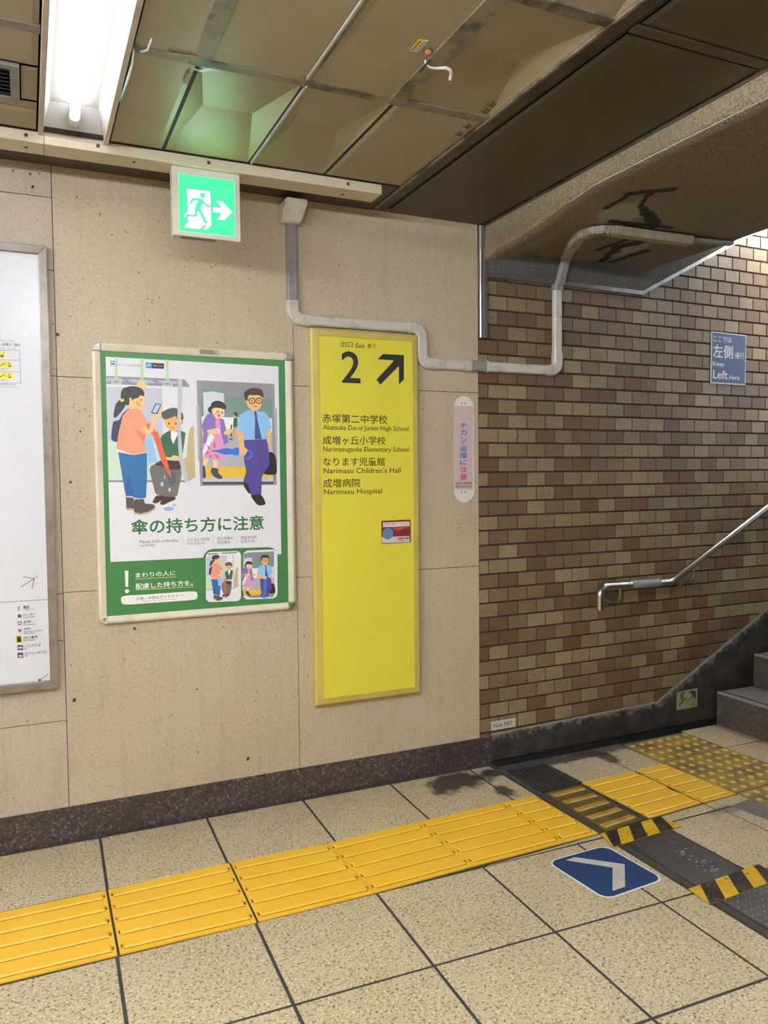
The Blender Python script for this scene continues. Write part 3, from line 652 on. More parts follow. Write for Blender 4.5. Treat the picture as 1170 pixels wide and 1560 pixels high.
M_MORTAR = worn('brick_mortar', '352b23', '4a4036', 18, rough=0.9)
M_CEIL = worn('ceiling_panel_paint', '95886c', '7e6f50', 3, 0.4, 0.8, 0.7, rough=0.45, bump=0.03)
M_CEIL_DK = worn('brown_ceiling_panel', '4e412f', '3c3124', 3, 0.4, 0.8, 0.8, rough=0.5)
M_TBAR = worn('grimy_ceiling_bar', '7d7160', '3a342c', 10, 0.48, 0.62, 0.9, rough=0.5, sc=(1, 1, 1))
M_TBAR_DK = worn('sooty_ceiling_bar', '4a4238', '2a2620', 10, 0.45, 0.65, 0.9, rough=0.55)
M_GAP = flat('1e1b18', 0.8)
M_CHROME = NT('bright_metal', 0.25, 1.0).color('c8c8c4').m
M_ALU = worn('aluminium', 'a8a6a2', '7c7872', 20, 0.45, 0.75, 0.7, rough=0.35, metal=0.85, sc=(1, 1, 0.2))
M_BEAD = flat('a8a49a', 0.35)
M_STEEL = worn('stainless_steel', 'b4b2ac', '8c8880', 40, 0.45, 0.75, 0.5, rough=0.28, metal=1.0)
M_IVORY = worn('ivory_painted_metal', 'c9bea2', 'b3a686', 5, 0.45, 0.8, 0.6, rough=0.4)
M_DUCT = worn('pale_plastic_duct', 'c6c1b4', '8f877a', 16, 0.5, 0.72, 0.7, rough=0.4)
M_DUCT_SOFFIT = worn('shaded_plastic_duct', 'a09680', '7a705e', 16, 0.45, 0.72, 0.8, rough=0.5)  # pale duct colour darkened to stand in for dim light under the soffit
M_DUCT_GREY = worn('grey_plastic_duct', '8e8a86', '6a6560', 16, 0.45, 0.72, 0.8, rough=0.45)
M_WHITE = flat('e8e8e4', 0.4)
M_HOUSING = NT('white_reflector', 0.45).color('c0c0be').m
M_RIM = worn('cream_lamp_rim', 'b6a898', '90816e', 14, 0.5, 0.7, 0.6, rough=0.45)
M_BLACK = flat('1a1918', 0.6)
M_GUTTER_BLACK = worn('gutter_black', '171512', '2c2822', 20, rough=0.9)  # near-black for the gutter and the gaps under skirting and beside steps

def mat_rough_plaster(name, a, b, d, strength=0.8):
    n = NT(name, 0.85)
    f = n.noise(130, 4, 0.65)
    c = n.mix(n.ramp(f, [(0.38, 0.0), (0.62, 1.0)]), a, b)
    c = n.mix(n.ramp(n.voro(95), [(0.1, 0.6), (0.3, 0.0)]), c, d)
    c = n.mix(n.ramp(n.noise(3, 6), [(0.45, 0.0), (0.8, 0.6)]), c, a)
    n.color(c)
    n.bump(f, strength, 0.006)
    return n
def mat_soffit():
    n = NT('sprayed_soffit', 0.85)
    f = n.noise(130, 4, 0.65)
    c = n.mix(n.ramp(f, [(0.38, 0.0), (0.62, 1.0)]), '5f5342', '8f8066')
    c = n.mix(n.ramp(n.noise(2.2, 5), [(0.45, 0.0), (0.8, 0.6)]), c, '6a5c48')
    # leak stain: pale patches ringed with black mould
    sep = n.n('ShaderNodeSeparateXYZ'); n.l(n.co(), sep.inputs[0])
    wob = n.noise(9, 7, 0.75)
    def blob(x0, y0, rx, ry):
        dx = n.math('DIVIDE', n.math('SUBTRACT', sep.outputs[0], x0), rx)
        dy = n.math('DIVIDE', n.math('SUBTRACT', sep.outputs[1], y0), ry)
        d = n.math('SQRT', n.math('ADD', n.math('MULTIPLY', dx, dx), n.math('MULTIPLY', dy, dy)))
        return n.math('ADD', d, n.math('MULTIPLY', n.math('SUBTRACT', wob, 0.5), 1.3))
    for x0, y0, rx, ry in ((2.19, -0.60, 0.10, 0.13), (2.53, -0.25, 0.07, 0.17)):
        c = n.mix(n.ramp(blob(x0, y0, rx, ry), [(0.75, 0.8), (1.0, 0.0)]), c, '9a9384')
    def crack(x0, y0, x1, y1, w):
        dx, dy = x1 - x0, y1 - y0; L2 = dx * dx + dy * dy
        px = n.math('SUBTRACT', sep.outputs[0], x0); py = n.math('SUBTRACT', sep.outputs[1], y0)
        t = n.math('ADD', n.math('MULTIPLY', px, dx / L2), n.math('MULTIPLY', py, dy / L2), clamp=True)
        ex = n.math('SUBTRACT', px, n.math('MULTIPLY', t, dx)); ey = n.math('SUBTRACT', py, n.math('MULTIPLY', t, dy))
        d = n.math('SQRT', n.math('ADD', n.math('MULTIPLY', ex, ex), n.math('MULTIPLY', ey, ey)))
        d = n.math('ADD', n.math('DIVIDE', d, w * 1.5), n.math('MULTIPLY', n.math('SUBTRACT', wob, 0.5), 3.6))
        return n.ramp(d, [(0.75, 0.96), (1.25, 0.0)])
    for seg in ((2.09, -0.64, 2.10, -0.76, 0.012), (2.10, -0.76, 2.21, -0.86, 0.015), (2.17, -0.78, 2.21, -0.69, 0.014), (2.21, -0.69, 2.29, -0.64, 0.016), (2.29, -0.64, 2.42, -0.55, 0.022),
                (2.20, -0.535, 2.50, -0.555, 0.012), (2.57, 0.0, 2.46, -0.28, 0.020), (2.46, -0.28, 2.53, -0.46, 0.024), (2.60, -0.06, 2.62, -0.26, 0.018), (2.42, -0.42, 2.40, -0.20, 0.012)):
        c = n.mix(crack(*seg), c, '14120e')
    n.color(c)
    n.bump(f, 0.8, 0.006)
    return n.m
M_SOFFIT = mat_soffit()
M_DROP = mat_rough_plaster('pale_sprayed_plaster', '74674f', 'a09274', '54493a', 0.9).m
M_COVE = mat_rough_plaster('grey_rough_concrete', '4c4842', '6e6a62', '35322d', 1.0).m

def mat_tactile():
    n = NT('yellow_tactile', 0.42)
    c = n.mix(n.ramp(n.noise(4, 5), [(0.35, 0.0), (0.75, 0.6)]), 'e6b42e', 'd8a424')
    c = n.mix(n.ramp(n.noise(26, 8, 0.75), [(0.64, 0.0), (0.72, 0.8)]), c, '4a3a1c')
    n.color(c)
    n.bump(n.noise(150, 2), 0.05, 0.001)
    return n.m
M_TACT = mat_tactile()
M_BAR_SHADE_DIRT = worn('bar_shade_dirt', '8a6418', '4e3c18', 30, 0.45, 0.6, 0.9, rough=0.7)
M_TACT_OLD = worn('worn_yellow_tactile', 'a88a38', '5c5340', 7, 0.40, 0.60, 0.9, rough=0.5)
M_TACT_BROWN = worn('brown_film_on_tactile', '6e5a26', '4c4228', 9, 0.35, 0.6, 0.9, rough=0.3)
M_TACT_STRIPE = worn('scuffed_yellow_bar', 'a5832e', '6a5626', 12, 0.5, 0.7, 0.8, rough=0.35)
def mat_plate(name, a, b, rough):
    n = NT(name, rough, 0.75)
    n.color(n.mix(n.ramp(n.noise(6, 7), [(0.4, 0.0), (0.7, 1.0)]), a, b))
    return n.m
M_PLATE = mat_plate('steel_plate', '6b6766', '54504c', 0.42)
M_PLATE_DK = mat_plate('dirty_steel_plate', '4a4644', '363230', 0.5)
M_LUG = mat_plate('plate_lug', '9a9a9c', '77757a', 0.35)
M_RUST = worn('rusty_frame', '3c342c', '54402c', 14, rough=0.8)
M_TAPE_Y = worn('yellow_tape', 'cda21c', '9a7a1c', 12, 0.5, 0.7, 0.7, rough=0.3)
M_TAPE_K = worn('black_tape', '26231c', '4a4026', 14, 0.5, 0.66, 0.8, rough=0.35)
M_BLUE = worn('navy_floor_vinyl', '1d3864', '193158', 6, rough=0.4)
M_FWHITE = flat('dcdcd6', 0.45)
M_FGREY = worn('silver_grey_vinyl', 'b4afa2', '9c978a', 8, rough=0.45)
M_YSIGN = worn('yellow_sign_face', 'dfd444', 'd2c63e', 2, 0.4, 0.8, 0.6, rough=0.4)
M_YFRAME = worn('yellow_sign_frame', 'c6b25a', 'a89448', 9, 0.5, 0.72, 0.6, rough=0.45, metal=0.0)
def mat_step():
    n = NT('stair_granite', 0.6)
    c = n.mix(n.ramp(n.noise(190, 3, 0.6), [(0.42, 0.0), (0.6, 1.0)]), '3a352e', '6a6254')
    c = n.mix(n.ramp(n.noise(6, 6, 0.7), [(0.45, 0.0), (0.75, 0.7)]), c, '35302a')
    n.color(c)
    n.bump(n.noise(140, 3), 0.2, 0.002)
    return n.m
M_STEP = mat_step()
M_TREAD = worn('stair_tread', '6c675f', '4e4942', 8, 0.4, 0.7, 0.8, rough=0.6, bump=0.1)

# ---------------------------------------------------------------- mesh builders
class MB:
    """collects faces for ONE mesh object"""
    def __init__(s):
        s.v = []; s.f = []; s.fm = []; s.mats = []; s.sm = []
    def mi(s, m):
        if m not in s.mats:
            s.mats.append(m)
        return s.mats.index(m)
    def add(s, vs, fs, m, smooth=False):
        o = len(s.v); k = s.mi(m)
        s.v += [tuple(p) for p in vs]
        for f in fs:
            s.f.append([i + o for i in f]); s.fm.append(k); s.sm.append(smooth)
    def quad(s, a, b, c, d, m):
        s.add([a, b, c, d], [(0, 1, 2, 3)], m)
    def box(s, x0, y0, z0, x1, y1, z1, m, bev=0.0):
        if bev <= 0:
            vs = [(x, y, z) for z in (z0, z1) for y in (y0, y1) for x in (x0, x1)]
            s.add(vs, [(0, 2, 3, 1), (4, 5, 7, 6), (0, 1, 5, 4), (2, 6, 7, 3), (0, 4, 6, 2), (1, 3, 7, 5)], m)
        else:
            bm = bmesh.new()
            bmesh.ops.create_cube(bm, size=1)
            bmesh.ops.scale(bm, vec=(x1 - x0, y1 - y0, z1 - z0), verts=bm.verts)
            bmesh.ops.bevel(bm, geom=list(bm.edges), offset=bev, segments=2, profile=0.6, affect='EDGES')
            bmesh.ops.translate(bm, vec=((x0 + x1) / 2, (y0 + y1) / 2, (z0 + z1) / 2), verts=bm.verts)
            s.bm(bm, m)
    def bm(s, bm, m, smooth=False):
        bm.verts.index_update()
        s.add([v.co[:] for v in bm.verts], [[v.index for v in f.verts] for f in bm.faces], m, smooth)
        bm.free()
    def prism(s, pts, axis, a, b, m, bev=0.0):
        """extrude a 2D polygon along an axis ('x','y','z') from a to b"""
        def P(p, t):
            return {'x': (t, p[0], p[1]), 'y': (p[0], t, p[1]), 'z': (p[0], p[1], t)}[axis]
        n = len(pts)
        if bev > 0:
            bm = bmesh.new()
            va = [bm.verts.new(P(p, a)) for p in pts]; vb = [bm.verts.new(P(p, b)) for p in pts]
            bm.faces.new(va); bm.faces.new(vb[::-1])
            for i in range(n):
                bm.faces.new((va[i], vb[i], vb[(i + 1) % n], va[(i + 1) % n]))
            bmesh.ops.recalc_face_normals(bm, faces=bm.faces)
            bmesh.ops.bevel(bm, geom=list(bm.edges), offset=bev, segments=2, profile=0.6, affect='EDGES')
            s.bm(bm, m)
            return
        vs = [P(p, a) for p in pts] + [P(p, b) for p in pts]
        fs = [list(range(n)), list(range(2 * n - 1, n - 1, -1))] + [(i, n + i, n + (i + 1) % n, (i + 1) % n) for i in range(n)]
        s.add(vs, fs, m)
    def tube(s, path, r, m, seg=14, caps=True):
        path = [Vector(p) for p in path]
        rs = r if isinstance(r, (list, tuple)) else [r] * len(path)
        vs = []; fs = []
        t0 = (path[1] - path[0]).normalized()
        up = Vector((0, 0, 1)) if abs(t0.z) < 0.9 else Vector((1, 0, 0))
        u = t0.cross(up).normalized()
        for i, p in enumerate(path):
            if i == 0: t = t0
            elif i == len(path) - 1: t = (path[i] - path[i - 1]).normalized()
            else: t = ((path[i] - path[i - 1]).normalized() + (path[i + 1] - path[i]).normalized()).normalized()
            u = (u - t * u.dot(t)).normalized(); w = t.cross(u)
            for k in range(seg):
                a = 2 * math.pi * k / seg
                vs.append(p + (u * math.cos(a) + w * math.sin(a)) * rs[i])
        for i in range(len(path) - 1):
            for k in range(seg):
                fs.append((i * seg + k, i * seg + (k + 1) % seg, (i + 1) * seg + (k + 1) % seg, (i + 1) * seg + k))
        s.add(vs, fs, m, True)
        if caps:
            o = (len(path) - 1) * seg
            s.add(vs[:seg], [list(range(seg - 1, -1, -1))], m)
            s.add(vs[o:], [list(range(seg))], m)
    def ribbon(s, path, w, d, nrm, m):
        """rectangular section swept along a path lying in the plane whose normal is nrm; d = rise along nrm"""
        path = [Vector(p) for p in path]; N = Vector(nrm).normalized()
        vs = []; fs = []
        for i, p in enumerate(path):
            if i == 0: t = path[1] - path[0]; k = 1
            elif i == len(path) - 1: t = path[i] - path[i - 1]; k = 1
            else:
                a = (path[i] - path[i - 1]).normalized(); b = (path[i + 1] - path[i]).normalized()
                t = a + b; k = 1 / max(0.4, math.sqrt(max(0.05, (1 + a.dot(b)) / 2)))
            t = t.normalized(); sd = t.cross(N).normalized() * (w / 2 * k)
            b_ = 0.16 * w
            vs += [p - sd, p - sd + N * (d - b_), p - sd * 0.72 + N * d, p + sd * 0.72 + N * d, p + sd + N * (d - b_), p + sd]
        for i in range(len(path) - 1):
            for k in range(6):
                fs.append((i * 6 + k, i * 6 + (k + 1) % 6, (i + 1) * 6 + (k + 1) % 6, (i + 1) * 6 + k))
        n = len(vs)
        fs += [list(range(5, -1, -1)), list(range(n - 6, n))]
        s.add(vs, fs, m)
    def disc(s, c, r, depth, m, axis='y', seg=20):
        a = []
        for k in range(seg):
            t = 2 * math.pi * k / seg
            a.append((r * math.cos(t), r * math.sin(t)))
        if axis == 'y': s.prism([(c[0] + p, c[2] + q) for p, q in a], 'y', c[1], c[1] - depth, m)
        elif axis == 'z': s.prism([(c[0] + p, c[1] + q) for p, q in a], 'z', c[2], c[2] + depth, m)
        else: s.prism([(c[1] + p, c[2] + q) for p, q in a], 'x', c[0], c[0] + depth, m)
    def dome(s, c, r, h, m, seg=16):
        prof = [(1.0, 0), (0.86, 0.55), (0.6, 0.88), (0.3, 1.0)]
        vs = []; fs = []
        for rr, hh in prof:
            for k in range(seg):
                t = 2 * math.pi * k / seg
                vs.append((c[0] + r * rr * math.cos(t), c[1] + r * rr * math.sin(t), c[2] + h * hh))
        for i in range(len(prof) - 1):
            for k in range(seg):
                fs.append((i * seg + k, i * seg + (k + 1) % seg, (i + 1) * seg + (k + 1) % seg, (i + 1) * seg + k))
        fs.append(list(range((len(prof) - 1) * seg, len(prof) * seg)))
        s.add(vs, fs, m, True)
    def build(s, name, parent=None, matrix=None, fix=True):
        me = bpy.data.meshes.new(name)
        me.from_pydata(s.v, [], s.f)
        for m in s.mats: me.materials.append(m)
        me.polygons.foreach_set('material_index', s.fm)
        me.polygons.foreach_set('use_smooth', s.sm)
        me.update()
        if fix:
            b = bmesh.new(); b.from_mesh(me)
            bmesh.ops.recalc_face_normals(b, faces=b.faces)
            b.to_mesh(me); b.free()
        o = bpy.data.objects.new(name, me)
        COL.objects.link(o)
        if parent: o.parent = parent
        if matrix is not None: o.matrix_local = matrix
        return o

def tag(o, label=None, cat=None, group=None, kind=None):
    if label: o['label'] = label
    if cat: o['category'] = cat
    if group: o['group'] = group
    if kind: o['kind'] = kind
    return o
def thing(name, label, cat, loc=(0, 0, 0), rotz=0.0, group=None):
    o = bpy.data.objects.new(name, None)
    o.empty_display_size = 0.05
    COL.objects.link(o)
    o.location = loc; o.rotation_euler = (0, 0, rotz)
    return tag(o, label, cat, group)
def struct(mb, name, matrix=None, parent=None):
    o = mb.build(name, parent, matrix)
    if not parent: o['kind'] = 'structure'
    return o

# --- lettering and flat print: x to the right, z up, facing -y
_font_cache = {}
def glyphs(txt):
    key = txt
    if key not in _font_cache:
        cu = bpy.data.curves.new('t', 'FONT')
        cu.body = txt; cu.size = 1.0; cu.resolution_u = 3
        ob = bpy.data.objects.new('t', cu); COL.objects.link(ob)
        dg = bpy.context.evaluated_depsgraph_get(); dg.update()
        me = bpy.data.meshes.new_from_object(ob.evaluated_get(dg))
        vs = [v.co[:2] for v in me.vertices]; fs = [list(p.vertices) for p in me.polygons]
        bpy.data.objects.remove(ob); bpy.data.curves.remove(cu); bpy.data.meshes.remove(me)
        _font_cache[key] = (vs, fs)
    return _font_cache[key]
def put_text(mb, txt, x0, z0, x1, z1, y, m, bold=0.0):
    vs, fs = glyphs(txt)
    if not vs: return
    if bold:                      # heavier weight: the outline printed several times, shifted a little
        k = bold * 0.0135; n0 = len(vs); V = []; F = []
        for i, (dx, dy) in enumerate(((1, 0), (-1, 0), (0, 1), (0, -1), (0.7, 0.7), (-0.7, 0.7), (0.7, -0.7), (-0.7, -0.7), (0, 0))):
            V += [(v[0] + dx * k, v[1] + dy * k, i * 0.00002) for v in vs]; F += [[q + i * n0 for q in f] for f in fs]
        vs, fs = V, F
    ax = min(v[0] for v in vs); bx = max(v[0] for v in vs); az = min(v[1] for v in vs); bz = max(v[1] for v in vs)
    sx = (x1 - x0) / max(1e-6, bx - ax); sz = (z1 - z0) / max(1e-6, bz - az)
    mb.add([(x0 + (v[0] - ax) * sx, y - (v[2] if len(v) > 2 else 0), z0 + (v[1] - az) * sz) for v in vs], fs, m)
def smooth_closed(p, n=4):
    out = []
    k = len(p)
    for i in range(k):
        a, b, c, d = p[i - 1], p[i], p[(i + 1) % k], p[(i + 2) % k]
        for j in range(n):
            t = j / n
            out.append(tuple(0.5 * (2 * b[q] + (c[q] - a[q]) * t + (2 * a[q] - 5 * b[q] + 4 * c[q] - d[q]) * t * t + (3 * b[q] - a[q] - 3 * c[q] + d[q]) * t ** 3) for q in (0, 1)))
    return out
class Print:
    """flat coloured shapes stacked in printing order, a few hundredths of a millimetre each"""
    STEP = 0.00007
    def __init__(s, y, cmap=None):
        s.y = y; s.bb = []; s.cmap = cmap or {}
    def mat(s, c):
        return s.cmap.get(c) or flat(c, 0.4)
    def layer(s, pts):
        x0 = min(p[0] for p in pts); x1 = max(p[0] for p in pts); z0 = min(p[1] for p in pts); z1 = max(p[1] for p in pts)
        L = 1
        for a in s.bb:
            if x0 < a[1] and a[0] < x1 and z0 < a[3] and a[2] < z1: L = max(L, a[4] + 1)
        s.bb.append((x0, x1, z0, z1, L))
        return s.y - L * s.STEP
    def poly(s, mb, pts, c):
        ar = sum(pts[i - 1][0] * pts[i][1] - pts[i][0] * pts[i - 1][1] for i in range(len(pts)))
        if ar < 0: pts = pts[::-1]
        y = s.layer(pts)
        mb.add([(p[0], y, p[1]) for p in pts], [list(range(len(pts)))], s.mat(c))
    def art(s, mb, items, sel=lambda g: True):
        for k, c, g, q in items:
            if not sel(g): continue
            if k in 'pq':
                p = [(a / 1000, b / 1000) for a, b in q]
                s.poly(mb, smooth_closed(p) if k == 'p' else p, c)
            elif k == 'e':
                cx, cz, rx, rz = q[0][0] / 1000, q[0][1] / 1000, q[1][0] / 1000, q[1][1] / 1000
                s.poly(mb, [(cx + rx * math.cos(t * math.pi / 9), cz + rz * math.sin(t * math.pi / 9)) for t in range(18)], c)
            else:
                w = q[0] / 2000; p = [Vector((a / 1000, b / 1000)) for a, b in q[1:]]
                n = len(p); prs = [(i, (i + 1) % n) for i in range(n if k == 'c' else n - 1)]
                for i, j in prs:
                    d = (p[j] - p[i]).normalized(); e = d * (w * 0.5); nn = Vector((-d.y, d.x)) * w
                    s.poly(mb, [tuple(v) for v in (p[i] - e - nn, p[j] + e - nn, p[j] + e + nn, p[i] - e + nn)], c)
    def text(s, parent, items, name='text_line'):
        for t, c, x0, z0, x1, z1, b in items:
            y = s.layer([(x0 / 1000, z0 / 1000), (x1 / 1000, z1 / 1000)])
            mb = MB()
            put_text(mb, t, x0 / 1000, z0 / 1000, x1 / 1000, z1 / 1000, y, s.mat(c), b)
            mb.build(name, parent, fix=False)
    def pieces(s, parent, items, name):
        for it in items:
            mb = MB(); s.art(mb, [it]); mb.build(name, parent, fix=False)

# ---------------------------------------------------------------- layout constants
CEIL = 2.484
CORNER = 1.89                 # end of the stone wall, start of the tiled wall
TILT = 0.027                  # the tiled wall runs off slightly from the stone wall
BW = Matrix.Translation((CORNER, 0, 0)) @ Matrix.Rotation(TILT, 4, 'Z')   # frame of the tiled wall: x along it, -y towards the corridor
BRICK_W, BRICK_H, BRICK_S0, BRICK_Z0 = 0.108, 0.06747, 0.053, 0.217
M_BRICK = mat_brick()
# even rows have joints at S0 + k*W, odd rows half a tile further

# ================================================================ SETTING
# --- floor: individual slabs over grout
def floor():
    mb = MB()
    mb.box(-4, -5, -0.30, 1.955, 0.03, -0.0018, M_GROUT)
    mb.box(1.955, -5, -0.30, 3.36, -0.045, -0.0018, M_GROUT)
    def lx(k, y):                       # joints running away from the wall (slightly skewed)
        return 0.2165 + 0.4015 * k + 0.0235 * y
    ys = [-0.018, -0.43, -0.829, -1.235, -1.645, -2.05, -2.45, -2.85, -3.25, -3.65, -4.05, -4.45, -5]
    g = 0.0048
    def slab(pts, top=0.0):
        bm = bmesh.new()
        vs = [bm.verts.new((p[0], p[1], -0.02)) for p in pts]; vt = [bm.verts.new((p[0], p[1], top)) for p in pts]
        n = len(pts)
        bm.faces.new(vs); tf = bm.faces.new(vt)
        for i in range(n): bm.faces.new((vs[i], vs[(i + 1) % n], vt[(i + 1) % n], vt[i]))
        bmesh.ops.recalc_face_normals(bm, faces=bm.faces)
        bmesh.ops.bevel(bm, geom=[e for e in tf.edges], offset=0.0015, segments=1, affect='EDGES')
        mb.bm(bm, M_FLOOR)
    def skew(y, x):                     # rows drift a little towards the corridor to the right
        return y - 0.0204 * (x - 0.4) * (1 if y < -1.0 else 0)
    for j in range(len(ys) - 1):
        if j == 1: continue             # the tactile row
        for k in range(-11, 5):
            ya, yb = ys[j], ys[j + 1]
            xa, xb = lx(k, ya), lx(k + 1, ya); xc, xd = lx(k, yb), lx(k + 1, yb)
            if k == 4 and True: xb, xd = 1.928, 1.928
            if k == 4 and xb - xa < 0.05: continue
            slab([(xc + g, skew(yb, xc) + g), (xd - g, skew(yb, xd) + g), (xb - g, skew(ya, xb) - g), (xa + g, skew(ya, xa) - g)])
    for k in range(-11, 0):             # tactile row continues to the left outside the frame as plain slabs
        if k < -2: slab([(lx(k, -0.83) + g, -0.829 + g), (lx(k + 1, -0.83) - g, -0.829 + g), (lx(k + 1, -0.43) - g, -0.43 - g), (lx(k, -0.43) + g, -0.43 - g)])
    # narrow filler below the tactile line on the right
    slab([(1.42, -0.826), (1.73, -0.812), (1.93, -0.800), (1.93, -0.822), (1.42, -0.829)][::-1], -0.001)
    # beyond the steel strip
    slab([(2.195, -0.37), (2.48, -0.358), (2.472, -0.05), (2.185, -0.075)])
    slab([(2.487, -0.357), (2.668, -0.350), (2.665, -0.045), (2.479, -0.05)])
    slab([(2.20, -0.83), (2.487, -0.825), (2.49, -0.765), (2.195, -0.785)])
    slab([(2.495, -0.825), (2.70, -0.815), (2.695, -0.755), (2.498, -0.764)])
    slab([(2.205, -1.25), (2.51, -1.24), (2.516, -0.838), (2.202, -0.840)])
    slab([(2.520, -1.24), (2.715, -1.235), (2.705, -0.828), (2.522, -0.836)])
    slab([(2.21, -1.66), (2.506, -1.65), (2.51, -1.25), (2.21, -1.26)])
    for j in range(8):
        y0 = -0.045 - 0.40 * j if j else -0.03
        yb = -0.315 - 0.40 * j
        slab([(3.105, yb + 0.004), (3.352, yb + 0.004), (3.352, y0 if j == 0 else yb + 0.396), (3.098, y0 if j == 0 else yb + 0.396)])
    slab([(2.722, -1.243), (2.905, -1.243), (2.905, -1.137), (2.718, -1.156)])
    slab([(2.912, -1.243), (3.098, -1.243), (3.098, -1.121), (2.912, -1.136)])
    for j in range(2, 9):
        for k in range(2):
            x0 = (2.516 if k else 2.21) if j >= 2 else 2.2
            slab([(2.72 + 0.19 * k, -1.24 - 0.4 * (j - 1)), (2.905 + 0.19 * k, -1.24 - 0.4 * (j - 1)), (2.905 + 0.19 * k, -0.848 - 0.4 * (j - 1)), (2.72 + 0.19 * k, -0.848 - 0.4 * (j - 1))])
        slab([(2.21, -1.66 - 0.4 * (j - 1)), (2.71, -1.65 - 0.4 * (j - 1)), (2.71, -1.26 - 0.4 * (j - 1)), (2.21, -1.27 - 0.4 * (j - 1))])
    struct(mb, 'floor')
floor()

# --- stone wall (slabs with hairline joints)
M_CHIP = flat('4a3e32', 0.9)
CHIPS = [(0.14, 0.529, 0.011), (0.147, 1.34, 0.008), (0.794, 0.205, 0.01), (0.362, 0.778, 0.009), (0.119, 1.877, 0.011), (0.186, 1.528, 0.006), (0.05, 2.395, 0.009), (0.043, 2.44, 0.007), (0.803, 1.581, 0.004), (1.328, 0.571, 0.004), (1.413, 1.224, 0.004), (1.599, 2.481, 0.004), (0.277, 1.669, 0.003), (0.593, 0.516, 0.005), (0.073, 2.445, 0.005), (1.168, 2.16, 0.003), (-0.012, 2.444, 0.005)]
def wall_stone():
    mb = MB()
    mb.box(-4, 0.006, -0.1, CORNER - 0.004, 0.25, 2.62, M_JOINT)
    j = 0.0012
    def slab(x0, z0, x1, z1, m):
        mb.box(x0 + j, 0.0, z0 + j, x1 - j, 0.05, z1 - j, m, 0.0008)
    for a, b in ((0.112, 1.014), (1.014, CORNER)):
        for z0, z1 in ((0.12, 0.934), (0.934, 1.726), (1.726, 2.60)):
            slab(a, z0, b, z1, M_STONE)
    zl = [0.12, 0.457, 0.757, 0.931, 1.728, 2.107, 2.366, 2.60]
    for i in range(len(zl) - 1): slab(-0.55, zl[i], 0.112, zl[i + 1], M_STONE_B)
    zl = [0.12, 0.934, 1.726, 2.60]
    for i in range(3):
        for x in (-4.0, -3.1, -2.2, -1.35): slab(x, zl[i], min(x + 0.9, -0.55), zl[i + 1], M_STONE)
    rnd = random.Random(11)
    for x, z, r in CHIPS:
        r *= 0.75
        pts = [(x + r * rnd.uniform(0.5, 1.3) * math.cos(a), z + r * rnd.uniform(0.6, 1.4) * math.sin(a)) for a in (0.1, 0.9, 1.9, 2.8, 3.7, 4.6, 5.5)]
        mb.prism(pts, 'y', 0.001, -0.0004, M_CHIP)
    struct(mb, 'wall_front')
    b = MB()
    b.box(-4, -0.004, -0.02, 1.955, 0.12, 0.131, M_GRANITE, 0.002)
    struct(b, 'baseboard_front')
wall_stone()

